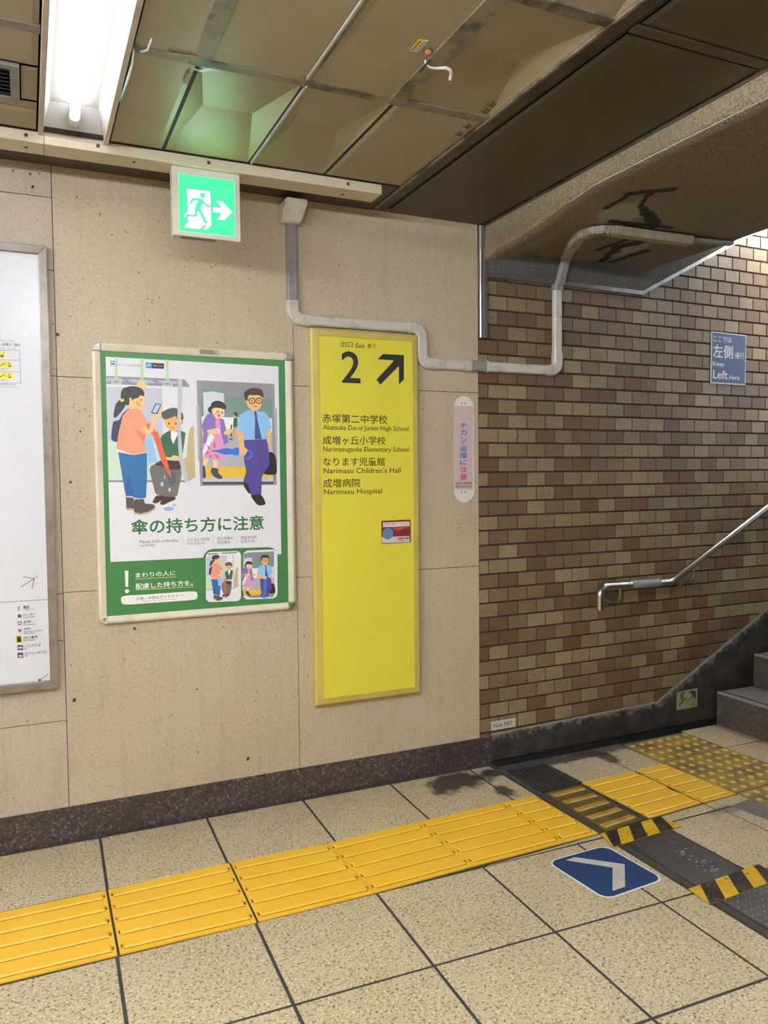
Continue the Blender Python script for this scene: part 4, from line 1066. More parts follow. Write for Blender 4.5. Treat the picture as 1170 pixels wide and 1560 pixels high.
# --- tiled wall above the stair foot, its skirting, metal edge trim and rough cove
S_BEND, TRIM_Z, TRIM_SL = 0.967, 2.250, 0.500
def trim_z(s): return TRIM_Z if s < S_BEND else TRIM_Z + (s - S_BEND) * TRIM_SL
SK_BEND, SK_SL = 1.091, 0.510
def skirt_z(s): return (0.140 + 0.0145 * s) if s < SK_BEND else 0.156 + (s - SK_BEND) * SK_SL
S_END = 4.6
def wall_tiles():
    mb = MB()
    back = [(0.0, -0.1)] + [(S_END, -0.1), (S_END, trim_z(S_END) + 0.4), (S_BEND, TRIM_Z + 0.4), (0.0, TRIM_Z + 0.4)]
    mb.prism(back, 'y', 0.004, 0.2, M_MORTAR)
    gx, gz, ch = 0.0022, 0.0036, 0.0018
    bm = bmesh.new()
    for r in range(-2, 66):
        z0 = BRICK_Z0 + BRICK_H * r; z1 = z0 + BRICK_H
        par = r % 2
        for k in range(-2, int(S_END / BRICK_W) + 2):
            s0 = BRICK_S0 + BRICK_W * (k - par * 0.5); s1 = s0 + BRICK_W
            if s1 < 0.004 or s0 > S_END: continue
            sm = (s0 + s1) / 2
            if z1 < skirt_z(min(max(s1, 0), S_END)) - 0.15 - 0.02 or z0 > trim_z(max(s1, 0)) + 0.06: continue
            a, b, c, d = max(s0 + gx, 0.002), s1 - gx, z0 + gz, z1 - gz
            if b - a < 0.012: continue
            o = [bm.verts.new(p) for p in ((a, 0.004, c), (b, 0.004, c), (b, 0.004, d), (a, 0.004, d))]
            i = [bm.verts.new(p) for p in ((a + ch, -0.0005, c + ch), (b - ch, -0.0005, c + ch), (b - ch, -0.0005, d - ch), (a + ch, -0.0005, d - ch))]
            bm.faces.new(i)
            for q in range(4): bm.faces.new((o[q], o[(q + 1) % 4], i[(q + 1) % 4], i[q]))
    mb.bm(bm, M_BRICK)
    struct(mb, 'wall_right', BW)
    # skirting
    b = MB()
    pts = [(0.062, 0.014), (1.46, 0.010), (S_END, 0.010), (S_END, skirt_z(S_END)), (SK_BEND, 0.156), (0.062, 0.141)]
    b.prism(pts, 'y', -0.012, 0.05, M_SKIRT, 0.004)
    b.prism([(0.062, -0.2), (S_END, -0.2), (S_END, 0.02), (0.062, 0.02)], 'y', -0.006, 0.05, M_GUTTER_BLACK)
    struct(b, 'baseboard_right', BW)
    # metal trim
    t = MB()
    def band(mb_, lo, hi, n0, n1, m, s0=0.0):
        """closed strip following the bent top edge between heights lo and hi above the trim line"""
        P = [(s0, 0.0), (S_BEND, 0.0), (S_END, (S_END - S_BEND) * TRIM_SL)]
        vs = []
        for s_, dz in P:
            k = (lo * 0.12 if s_ == S_BEND else 0)
            vs += [(s_, n0[0], TRIM_Z + dz + lo), (s_, n0[1], TRIM_Z + dz + lo), (s_ + (0.03 if s_ == S_BEND else 0) * (hi > 0.05), n1[1], TRIM_Z + dz + hi), (s_ + (0.03 if s_ == S_BEND else 0) * (hi > 0.05), n1[0], TRIM_Z + dz + hi)]
        fs = []
        for i in range(2):
            for q in range(4):
                fs.append((i * 4 + q, i * 4 + (q + 1) % 4, (i + 1) * 4 + (q + 1) % 4, (i + 1) * 4 + q))
        fs += [(3, 2, 1, 0), (8, 9, 10, 11)]
        mb_.add(vs, fs, m)
    band(t, 0.0, 0.020, (-0.018, 0.0), (-0.018, 0.0), M_ALU, 0.045)
    struct(t, 'trim_1', BW)
    c = MB()
    band(c, 0.020, 0.20, (-0.014, 0.05), (-0.075, 0.05), M_COVE, 0.045)
    struct(c, 'trim_2', BW)
    # vertical metal channel on the corner of the stone wall
    v = MB()
    v.prism([(1.893, 0.01), (1.893, -0.012), (1.897, -0.016), (1.907, -0.016), (1.909, -0.010), (1.914, -0.010), (1.916, -0.018), (1.930, -0.018), (1.932, -0.014), (1.932, 0.01)], 'z', 1.975, 2.475, M_ALU)
    struct(v, 'trim_3')
wall_tiles()

# --- gutter at the foot of the tiled wall
def gutter():
    mb = MB()
    mb.prism([(0.062, 0.03), (3.0, 0.03), (3.0, -0.075), (0.45, -0.075), (0.062, -0.115)], 'z', -0.30, -0.035, M_GUTTER_BLACK)
    struct(mb, 'trim_4', BW)
    k = MB()   # rough cement kerb between the gutter and the slabs
    k.prism([(1.93, -0.118), (2.185, -0.083), (2.185, -0.071), (1.95, -0.10)], 'z', -0.06, -0.002, M_RUST)
    struct(k, 'trim_5')
gutter()

# --- stairs going up to the right
RISE, TREAD, X1 = 0.175, 0.282, 3.355
def stairs():
    root = MB()
    root.box(X1 + 0.06, -2.3, -0.2, X1 + 0.10, -0.06, 0.10, M_GUTTER_BLACK)
    r = struct(root, 'stairs')
    for i in range(9):
        x0 = X1 + TREAD * i; z1 = RISE * (i + 1)
        n_left = -0.020 + 0.027 * TREAD * i
        mb = MB()
        mb.box(x0, -2.3, z1 - RISE - 0.02, x0 + TREAD + 0.05, n_left, z1 - 0.004, M_STEP, 0.004)
        st = mb.build('step', r)
        tr = MB()
        tr.box(x0 + 0.004, -2.3, z1 - 0.01, x0 + TREAD + 0.005, n_left - 0.004, z1, M_TREAD, 0.002)
        tr.build('tread', st)
        ns = MB()
        ns.box(x0 + 0.022, -2.3, z1 - 0.002, x0 + 0.046, n_left - 0.006, z1 + 0.0008, flat('37302d', 0.8))
        ns.box(x0 - 0.0008, -2.3, z1 - 0.009, x0 + 0.006, n_left - 0.004, z1 + 0.0004, flat('8a857a', 0.6))
        ns.build('nosing_strip', st)
        gu = MB()
        gu.box(x0 + 0.045, n_left, z1 - RISE - 0.1, x0 + TREAD + 0.04, n_left + 0.045, z1 - 0.015, M_GUTTER_BLACK, 0.004)
        gu.build('gutter_block', st)
stairs()

# --- rough plaster lintel edge and sprayed soffit over the stairs
def soffit():
    mb = MB()
    ysz = [(0.08, 2.30), (-0.03, 2.318), (-0.10, 2.336), (-0.22, 2.334), (-0.44, 2.353), (-0.60, 2.38), (-0.76, 2.398), (-1.1, 2.396), (-1.53, 2.391), (-2.4, 2.39)]
    nx = [1.925, 1.94, 1.97, 2.02, 2.15, 2.5, 2.88]
    vs = []; fs = []
    W = len(nx) + 2
    for y, ze in ysz:
        for i, x in enumerate(nx):
            t = min(1.0, max(0.0, (x - 1.94) / 0.25)); zs = max(2.372, ze + 0.004)
            z = ze + (zs - ze) * t + (0.010 if i == 0 else 0)
            vs.append((x, y, z))
        vs.append((3.0, y, 2.42)); vs.append((5.6, y, 2.40 + 2.6 * 0.5))
    for j in range(len(ysz) - 1):
        for i in range(W - 1):
            fs.append((j * W + i, j * W + i + 1, (j + 1) * W + i + 1, (j + 1) * W + i))
    mb.add(vs, fs, M_SOFFIT, True)
    struct(mb, 'ceiling_stair')
    d = MB()
    n = len(ysz)
    vs = []
    for y, ze in ysz: vs += [(1.922, y, 2.60), (1.922, y, CEIL - 0.015), (1.916, y, ze + 0.03), (1.920, y, ze + 0.013), (1.926, y, ze + 0.011)]
    fs = []
    for j in range(n - 1):
        for i in range(4): fs.append((j * 5 + i, j * 5 + i + 1, (j + 1) * 5 + i + 1, (j + 1) * 5 + i))
    d.add(vs, fs, M_DROP, True)
    struct(d, 'trim_6')
soffit()

# --- corridor ceiling: folded metal panels in a bar grid
YR = [0.0, -0.288, -0.928, -1.518, -2.12, -2.72, -3.32, -3.92, -4.52, -5.0]
XC = [-4.0, -3.4, -2.8, -2.2, -1.6, -1.03, -0.73, -0.43, 0.066, 0.283, 0.462, 0.764, 1.05, 1.372]
def panel(mb, x0, y0, x1, y1, hip, m):
    g, e = 0.006, 0.016
    z = CEIL
    a = [(x0 + g, y0 + g), (x1 - g, y0 + g), (x1 - g, y1 - g), (x0 + g, y1 - g)]
    if hip:
        ym = (y0 + y1) / 2; w = (x1 - x0) * 0.24; rise = 0.030
        vs = [(p[0], p[1], z) for p in a] + [(x0 + w, ym, z + rise), (x1 - w, ym, z + rise)]
        mb.add(vs, [(0, 1, 5, 4), (2, 3, 4, 5), (3, 0, 4), (1, 2, 5)], m)
    else:
        b = [(x0 + g + e, y0 + g + e), (x1 - g - e, y0 + g + e), (x1 - g - e, y1 - g - e), (x0 + g + e, y1 - g - e)]
        vs = [(p[0], p[1], z) for p in a] + [(p[0], p[1], z - 0.004) for p in b]
        mb.add(vs, [(4, 5, 6, 7)] + [(i, (i + 1) % 4, 4 + (i + 1) % 4, 4 + i) for i in range(4)], m)
def ceiling():
    mb = MB()
    mb.box(-4, -5, CEIL + 0.12, 1.93, 0.06, CEIL + 0.20, M_GAP)
    HIP = {(9 + 1, 1), (9 + 2, 1), (9 + 3, 2), (9 + 3, 3), (9 + 2, 4)}
    for i in range(len(XC) - 1):
        if XC[i] == 0.066: continue
        for j in range(1, len(YR) - 1):
            if XC[i] == -0.43 and j == 1: continue
            panel(mb, XC[i], YR[j + 1], XC[i + 1], YR[j], (i, j) in HIP, M_CEIL)
    # strip above the cable trunking and along the wall, shadow put into its dark colour
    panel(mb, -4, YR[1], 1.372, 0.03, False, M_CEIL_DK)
    panel(mb, 0.066, -4.5, 0.283, -2.79, False, M_CEIL)
    # panels around the air vent
    panel(mb, -0.43, YR[2], -0.26, YR[1], False, M_CEIL)
    panel(mb, -0.26, -0.50, 0.066, YR[1], False, M_CEIL)
    panel(mb, -0.26, YR[2], 0.066, -0.72, False, M_CEIL)
    panel(mb, 0.012, -0.72, 0.066, -0.50, False, M_CEIL)
    for y0, y1 in ((-1.497, 0.03), (-3.0, -1.535), (-4.5, -3.04)):
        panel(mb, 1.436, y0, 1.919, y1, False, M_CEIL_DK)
    struct(mb, 'ceiling')
    t = MB()
    z0, z1 = CEIL - 0.006, CEIL + 0.05
    for j, y in enumerate(YR[1:-1]):
        w = 0.010 if j == 0 else 0.020
        m = M_GAP if j == 0 else M_TBAR
        if j == 0:
            t.box(-4, y - 0.004, CEIL + 0.001, 1.372, y + 0.004, z1, m)
        else:
            t.box(-4, y - w, z0, 0.064, y + w, z1, m, 0.002)
            t.box(0.285, y - w, z0 + 0.0004, 1.372, y + w, z1, m, 0.002)
    struct(t, 'trim_7')
    t = MB()
    for i, x in enumerate(XC):
        if x in (0.066, 0.283, -4.0): continue
        near = x in (0.462, 0.764, 1.05)
        if x == 1.372: continue
        if near:
            # thin joint with a bright bead in the row by the wall, broad capped bar further out
            t.box(x - 0.006, YR[2], CEIL + 0.0005, x + 0.006, YR[1], z1, M_GAP)
            w = 0.026 if x != 0.764 else 0.008
            t.box(x - w, -5, z0 - 0.0006, x + w, YR[2] + 0.02, z1, M_TBAR, 0.002)
        else:
            t.box(x - 0.008, -5, z0 + 0.001, x + 0.008, YR[1], z1, M_TBAR, 0.002)
    for x, y0, y1, w in ((0.768, -0.92, YR[1] - 0.01, 0.0025), (0.757, -5, -0.96, 0.003)):
        t.box(x - w, y0, z0 - 0.003, x + w, y1, z0 + 0.02, M_BEAD)
    struct(t, 'trim_8')
    d = MB()
    d.box(1.368, -5, z0 - 0.001, 1.378, -0.03, z1, M_TBAR, 0.001)
    d.box(1.380, -5, z0 + 0.004, 1.424, 0.0, z1, M_TBAR_DK, 0.001)
    d.box(1.4265, -5, CEIL - 0.001, 1.434, 0.0, z1, M_GAP)
    d.box(1.436, -1.537, CEIL - 0.004, 1.915, -1.500, z1, M_CEIL_DK, 0.002)
    d.box(1.918, -5, CEIL - 0.012, 1.924, -0.0, z1, M_TBAR_DK)
    d.box(-4, -0.034, CEIL - 0.003, 1.92, -0.0, z1, M_TBAR_DK, 0.002)
    struct(d, 'trim_9')
ceiling()

# --- rest of the corridor, out of frame
def shell():
    mb = MB(); mb.box(-4.2, -5, -0.05, -4, 0.05, 2.6, M_STONE); struct(mb, 'wall_left')
    mb = MB(); mb.box(-4.2, -5.2, -0.05, 2.2, -5, 2.6, M_STONE); mb.box(2.2, -5.2, -0.05, 5.6, -5, 2.6, M_STONE); struct(mb, 'wall_back')
    mb = MB(); mb.box(1.93, -5, -0.0, 5.6, -2.32, 2.6, M_MORTAR); mb.box(1.93, -2.44, 2.4, 5.8, -2.32, 4.2, M_MORTAR); struct(mb, 'wall_stair')
shell()

# ================================================================ OBJECTS
# --- fluorescent ceiling fixtures
def make_light(x0, x1, y0, y1, label, group, power, z=CEIL):
    """recessed trough with one bare tube; x0..x1 wide, y0 (far from wall) .. y1"""
    cx = (x0 + x1) / 2
    t = thing('fluorescent_light', label, 'ceiling light', (cx, y1, z), 0, group)
    w = (x1 - x0) / 2; L = y1 - y0
    h = MB()
    dep, ins = 0.078, 0.036
    # floor of the trough, sloping sides and ends
    iw = w - ins
    vs = [(-w + 0.014, -0.012, 0.0), (w - 0.014, -0.012, 0.0), (w - 0.014, -L + 0.012, 0.0), (-w + 0.014, -L + 0.012, 0.0),
          (-iw, -0.075, dep), (iw, -0.075, dep), (iw, -L + 0.075, dep), (-iw, -L + 0.075, dep)]
    h.add(vs, [(4, 5, 6, 7), (0, 1, 5, 4), (1, 2, 6, 5), (2, 3, 7, 6), (3, 0, 4, 7)], M_HOUSING)
    h.build('reflector', t, fix=False)
    r = MB()
    for a in (-1, 1):
        r.box(min(a * w, a * (w - 0.016)), -L, -0.012, max(a * w, a * (w - 0.016)), 0, 0.03, M_RIM, 0.002)
    r.box(-w + 0.016, -0.014, -0.012, w - 0.016, 0, 0.03, M_RIM, 0.002)
    r.box(-w + 0.016, -L, -0.012, w - 0.016, -L + 0.014, 0.03, M_RIM, 0.002)
    r.build('rim', t)
    tb = MB()
    glow = NT('tube_light', 0.4).color('ffffff').glow('fbfaff', power).m
    tb.tube([(0, -0.085, 0.036), (0, -L + 0.085, 0.036)], 0.0145, glow, 16)
    tb.build('tube', t)
    for yy in (-0.066, -L + 0.066):
        s = MB()
        s.tube([(0, yy - 0.024, 0.036), (0, yy + 0.024, 0.036)], [0.017, 0.017], M_WHITE, 16)
        s.box(-0.014, yy - 0.012, 0.036, 0.014, yy + 0.012, 0.075, M_WHITE)
        s.build('lamp_holder', t)
    return t
make_light(0.066, 0.283, -1.52, -0.268, 'white recessed fluorescent trough with a lit bare tube above the wall edge', None, NEAR_TUBE_POWER)
def batten(x, y1, label, power, axis_len=1.25):
    """unseen surface batten with a bare tube, added on the corridor ceiling as fill light"""
    t = thing('fill_batten', label, 'ceiling light', (x, y1, CEIL - 0.012), 0)
    b = MB(); b.box(-0.04, -axis_len, -0.05, 0.04, 0, 0.0, M_IVORY, 0.003); b.build('housing', t)
    glow = NT('fill_tube_light', 0.4).color('ffffff').glow('eaf2ff', TUBE_POWER * power).m
    c = MB(); c.tube([(0, -0.05, -0.085), (0, -axis_len + 0.05, -0.085)], 0.0145, glow, 14); c.build('tube', t)
    for y in (-0.04, -axis_len + 0.04):
        h = MB(); h.box(-0.016, y - 0.012, -0.104, 0.016, y + 0.012, -0.049, M_WHITE); h.build('lamp_holder', t)
for x, y1, k, lab in ((0.17, -1.62, 1.35, 'unseen fill batten overhead in line with the recessed trough'), (-1.1, -0.9, 1.4, 'unseen fill batten added to the left of the map board'),
                      (-1.1, -2.4, 1.5, 'unseen fill batten added behind and left of the viewer'), (1.05, -2.75, 0.6, 'unseen fill batten added overhead to the right of the viewer'),
                      (1.72, -2.05, 0.20, 'unseen fill batten added beside the lintel, right of the viewer'), (1.4, -3.5, 1.3, 'unseen fill batten added behind and right of the viewer'), (-3.0, -1.8, 1.2, 'unseen fill batten added at the far left of the corridor')):
    batten(x, y1, lab, k)  # battens out of frame, added to fill the corridor with light

# --- cable trunking under the ceiling
def trunking():
    t = thing('cable_trunking', 'long ivory metal cable trunking fixed under the ceiling along the wall', 'cable trunking', (0, -0.23, 2.446))
    b = MB()
    b.box(-2.2, -0.05, 0.0, 0.083, 0.05, 0.036, M_IVORY, 0.0015)
    b.build('duct_length', t)
    b = MB()
    b.box(0.0845, -0.05, 0.0, 1.291, 0.05, 0.036, M_IVORY, 0.0015)
    b.build('duct_length', t)
    for x, y, face in ((0.03, -0.05, 'f'), (0.03, 0.0, 'b'), (0.62, -0.05, 'f'), (1.15, -0.05, 'f'), (1.15, 0.01, 'b'), (0.25, -0.05, 'f'), (0.37, -0.01, 'b')):
        s = MB()
        if face == 'f': s.disc((x, -0.0495, 0.02), 0.006, 0.002, M_TBAR_DK)
        else: s.disc((x, y, -0.002), 0.006, 0.003, M_TBAR_DK, 'z')
        s.build('screw', t)
trunking()

# --- exit lantern
def exit_sign():
    t = thing('exit_sign', 'lit green emergency exit lantern with running figure and right arrow', 'exit sign', (0.4945, -0.262, 2.207))
    W, H, D = 0.2395, 0.2385, 0.045
    bo = MB()
    fr = 0.024
    bo.box(0, 0.004, 0, W, D, H, M_IVORY, 0.004)
    bo.build('housing', t)
    f = MB()
    m = flat('cfcabc', 0.35)
    f.prism([(0, 0), (W, 0), (W - fr * 0.85, 0.016), (fr * 0.9, 0.016)], 'y', 0.0, 0.006, m)
    f.prism([(0, H), (fr * 0.95, H - fr), (W - fr * 0.75, H - fr), (W, H)], 'y', 0.0, 0.006, m)
    f.prism([(0, 0), (fr * 0.9, 0.016), (fr * 0.95, H - fr), (0, H)], 'y', 0.0, 0.006, m)
    f.prism([(W, 0), (W, H), (W - fr * 0.75, H - fr), (W - fr * 0.85, 0.016)], 'y', 0.0, 0.006, m)
    f.build('front_frame', t)
    g = NT('green_lit_panel', 0.35).color('0c3a22').glow('26ff5c', SIGN_GLOW * 0.75).m
    wv = NT('white_lit_symbol', 0.35).color('f4fff8').glow('e4ffff', SIGN_GLOW * 2.6).m
    g2 = NT('green_lit_figure', 0.35).color('0c3a22').glow('40c888', SIGN_GLOW * 0.36).m
    p = MB()
    p.quad((0.02, 0.003, 0.014), (W - 0.017, 0.003, 0.014), (W - 0.016, 0.003, H - 0.022), (0.02, 0.003, H - 0.022), g)
    p.build('lit_panel', t, fix=False)
    a = MB()
    pr = Print(0.0028, {'wh': wv, 'gr': g2})
    items = [(k, c, gg, [(x - 4.5, z - 17) for x, z in q] if k != 'e' else [(q[0][0] - 4.5, q[0][1] - 17), q[1]]) for k, c, gg, q in RUNMAN_ART]
    pr.art(a, items)
    a.build('running_figure_symbol', t, fix=False)
    u = MB()
    u.box(0.03, 0.012, -0.0015, 0.155, 0.034, 0.0, flat('6e6a5c', 0.5)); u.build('rating_plate', t)
    u = MB()
    u.box(0.158, 0.012, -0.0015, 0.20, 0.034, 0.0, flat('c8b850', 0.5)); u.build('inspection_sticker', t)
    k = MB(); k.disc((-0.001, 0.02, 0.13), 0.004, 0.003, M_TBAR_DK, 'x'); k.build('screw', t)
exit_sign()

# --- plastic surface conduit running down and along both walls
def conduit():
    t = thing('surface_conduit', 'pale plastic conduit stepping along the wall from ceiling box to stair soffit', 'conduit', (1.0, 0.0, 1.845))
    O = Vector((1.0, 0.0, 1.845))
    def seg(name, pts, w, d, nrm, m):
        b = MB(); b.ribbon([Vector(p) - O for p in pts], w, d, nrm, m); return b.build(name, t)
    N = (0, -1, 0)
    def arc(cx, cz, r, a0, a1, y=0.0, n=8):
        return [(cx + r * math.cos(R(a0 + (a1 - a0) * i / n)), y, cz + r * math.sin(R(a0 + (a1 - a0) * i / n))) for i in range(n + 1)]
    # junction box below the trunking
    b = MB()
    vs = [(0.955, -0.118, 2.4455), (1.050, -0.118, 2.4455), (1.050, -0.02, 2.4455), (0.955, -0.02, 2.4455),
          (0.960, -0.044, 2.372), (1.040, -0.044, 2.372), (1.040, 0.0, 2.372), (0.960, 0.0, 2.372)]
    bm = bmesh.new()
    q = [bm.verts.new(Vector(p) - O) for p in vs]
    for f in ((0, 1, 2, 3), (7, 6, 5, 4), (0, 4, 5, 1), (1, 5, 6, 2), (2, 6, 7, 3), (3, 7, 4, 0)): bm.faces.new([q[i] for i in f])
    bmesh.ops.recalc_face_normals(bm, faces=bm.faces)
    bmesh.ops.bevel(bm, geom=list(bm.edges), offset=0.006, segments=2, affect='EDGES')
    b.bm(bm, M_DUCT); b.build('junction_box', t)
    xv = 1.008
    seg('duct', [(xv, 0, 2.375), (xv, 0, 2.06)], 0.044, 0.024, N, M_DUCT_GREY)
    seg('elbow', [(xv, 0, 2.068), (xv, 0, 2.035)] + arc(xv + 0.040, 2.035, 0.040, 180, 270)[1:] + [(xv + 0.075, 0, 1.995)], 0.050, 0.028, N, M_DUCT)
    seg('duct', [(1.075, 0, 1.995), (1.535, 0, 1.995)], 0.044, 0.024, N, M_DUCT)
    seg('elbow', [(1.528, 0, 1.995), (1.555, 0, 1.995)] + arc(1.555, 1.955, 0.040, 90, 0)[1:] + [(1.595, 0, 1.93)], 0.050, 0.028, N, M_DUCT)
    seg('elbow', [(1.595, 0, 1.929), (1.595, 0, 1.885)] + arc(1.635, 1.885, 0.040, 180, 270)[1:] + [(1.675, 0, 1.845)], 0.050, 0.028, N, M_DUCT)
    seg('duct', [(1.668, 0, 1.845), (1.825, 0, 1.845)], 0.044, 0.024, N, M_DUCT)
    seg('coupling', [(1.812, 0, 1.845), (1.842, 0, 1.845)], 0.052, 0.029, N, M_DUCT)
    def B(s, n, z): return tuple(BW @ Vector((s, -n, z)))
    NB = tuple(BW.to_3x3() @ Vector((0, -1, 0)))
    seg('flexible_joint', [(1.84, 0, 1.845), B(0.035, 0.0, 1.845)], 0.047, 0.026, N, M_DUCT_GREY)
    seg('coupling', [B(0.03, 0, 1.845), B(0.048, 0, 1.845)], 0.052, 0.029, NB, M_DUCT)
    seg('duct', [B(0.045, 0, 1.845), B(0.40, 0, 1.845)], 0.044, 0.024, NB, M_DUCT)
    ar = [B(0.397 + 0.040 * math.cos(R(-90 + 90 * i / 8)), 0, 1.885 + 0.040 * math.sin(R(-90 + 90 * i / 8))) for i in range(9)]
    seg('elbow', [B(0.375, 0, 1.845)] + ar + [B(0.437, 0, 1.93)], 0.050, 0.028, NB, M_DUCT)
    seg('duct', [B(0.437, 0, 1.925), B(0.437, 0, 2.245)], 0.044, 0.024, NB, M_DUCT)
    seg('coupling', [B(0.437, 0, 2.225), B(0.437, 0, 2.252)], 0.052, 0.034, NB, M_DUCT_GREY)
    seg('duct', [B(0.437, 0.018, 2.245), B(0.437, 0.06, 2.345), B(0.425, 0.10, 2.363)], 0.046, 0.024, NB, M_DUCT_GREY)
    Z = (0, 0, -1)
    zs = 2.368
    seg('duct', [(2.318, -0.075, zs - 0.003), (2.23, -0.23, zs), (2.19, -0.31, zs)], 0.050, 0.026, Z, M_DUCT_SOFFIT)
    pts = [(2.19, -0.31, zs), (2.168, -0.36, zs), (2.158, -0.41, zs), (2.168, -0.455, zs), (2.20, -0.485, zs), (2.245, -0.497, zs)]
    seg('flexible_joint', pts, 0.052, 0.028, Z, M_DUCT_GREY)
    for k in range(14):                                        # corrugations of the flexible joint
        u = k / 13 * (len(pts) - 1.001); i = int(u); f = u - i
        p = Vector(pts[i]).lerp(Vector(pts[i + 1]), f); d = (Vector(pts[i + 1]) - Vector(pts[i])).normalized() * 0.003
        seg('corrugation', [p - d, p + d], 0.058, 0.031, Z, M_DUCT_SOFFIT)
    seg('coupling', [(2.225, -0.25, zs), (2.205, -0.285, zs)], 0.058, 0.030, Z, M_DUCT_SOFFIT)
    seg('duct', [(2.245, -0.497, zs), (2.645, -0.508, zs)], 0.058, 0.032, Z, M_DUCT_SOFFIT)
    seg('cable', [(2.64, -0.508, zs - 0.002), (2.80, -0.52, zs), (2.88, -0.52, zs + 0.004)], 0.03, 0.014, Z, M_DUCT_GREY)
conduit()

# --- framed station map at the left edge
def station_map():
    x0, x1, z0, z1 = -1.0, 0.0895, 0.588, 2.186
    t = thing('station_map_board', 'large white station map board in a grey metal frame at the far left', 'map board', (x0, 0, 0.575))
    Wd = x1 - x0; zo = z0 - 0.575; Hh = z1 - 0.575
    M_MF = worn('map_frame_metal', '9a9088', '746a60', 18, 0.45, 0.7, 0.7, rough=0.38, metal=0.6)
    fw = 0.030
    def rail(name, pts, d, m):
        b = MB(); b.prism(pts, 'y', 0.0, -d, m, 0.002); return b.build(name, t)
    rail('frame_rail', [(Wd - fw, zo + fw), (Wd, zo), (Wd, Hh), (Wd - fw, Hh - fw)], 0.026, M_MF)
    rail('frame_rail', [(0, zo), (fw, zo + fw), (fw, Hh - fw), (0, Hh)], 0.026, M_MF)
    rail('frame_rail', [(0, zo), (Wd, zo), (Wd - fw, zo + fw), (fw, zo + fw)], 0.026, M_MF)
    rail('frame_rail', [(0, Hh), (fw, Hh - fw), (Wd - fw, Hh - fw), (Wd, Hh)], 0.026, M_MF)
    p = MB()
    p.box(0.02, -0.012, zo + 0.02, Wd - 0.02, -0.002, Hh - 0.02, flat('dcdce2', 0.25))
    p.build('white_panel', t)
    pr = Print(-0.0125)
    pr.pieces(t, MAP_ART, 'map_symbol')
    pr.y -= 0.0004
    pr.text(t, MAP_TEXT)
station_map()

# --- manner poster in a snap frame
def poster():
    X0, Z0 = 0.232, 0.806
    t = thing('framed_poster', 'green and white umbrella manners poster in a cream snap frame', 'poster', (X0, 0, Z0))
    W, H = 0.770, 1.050
    fw = 0.030; c = 0.032
    M_FR = worn('cream_frame', 'd8d0ba', 'b8ae96', 14, 0.5, 0.7, 0.5, rough=0.35)
    def rail(pts, axis, a, b):
        m = MB(); m.prism(pts, axis, a, b, M_FR, 0.0015); return m.build('frame_rail', t)
    # profile slopes down to the sheet
    rail([(0.0, 0.0), (-0.016, 0.002), (-0.020, 0.010), (-0.015, fw), (0.0, fw)], 'x', c, W - c)
    rail([(0.0, H), (0.0, H - fw), (-0.015, H - fw), (-0.020, H - 0.010), (-0.016, H - 0.002)], 'x', c, W - c)
    rail([(0.0, 0.0), (0.0, fw), (-1e-6, fw)], 'z', c, c + 0.001) if 0 else None
    rail([(0.0, 0.0), (0.002, -0.016), (0.010, -0.020), (fw, -0.015), (fw, 0.0)], 'z', c, H - c)
    rail([(W, 0.0), (W - fw, 0.0), (W - fw, -0.015), (W - 0.010, -0.020), (W - 0.002, -0.016)], 'z', c, H - c)
    for sx, sz in ((0, 0), (1, 0), (0, 1), (1, 1)):
        m = MB()
        pts = [(c, c)] + [(c - c * math.cos(R(90 * i / 6)), c - c * math.sin(R(90 * i / 6))) for i in range(7)]
        pts = [((W - x) if sx else x, (H - z) if sz else z) for x, z in pts]
        m.prism(pts, 'y', 0.0, -0.020, M_ALU if (sx, sz) != (0, 0) else M_FR, 0.004)
        cx, cz = (W - 0.020) if sx else 0.020, (H - 0.020) if sz else 0.020
        cc = m.build('corner_cap', t)
        k = MB(); k.disc((cx, -0.0195, cz), 0.006, 0.002, M_ALU); k.build('screw', cc)
    l = MB(); l.box(0.395, -0.0215, H - 0.022, 0.452, -0.016, H - 0.006, flat('8c877c', 0.5), 0.001)
    lk = l.build('lock_plate', t)
    l = MB(); l.disc((0.462, -0.019, H - 0.014), 0.009, 0.004, M_ALU); l.build('lock_cylinder', lk)
    s = MB()
    s.quad((0.02, -0.012, 0.02), (W - 0.02, -0.012, 0.02), (W - 0.02, -0.012, H - 0.02), (0.02, -0.012, H - 0.02), flat('3f8146', 0.35))
    sh = s.build('poster_sheet', t, fix=False)
    pr = Print(-0.0121)
    a = MB(); pr.art(a, POSTER_ART); a.build('printed_picture', t, fix=False)
    pr.text(t, POSTER_TEXT)
poster()

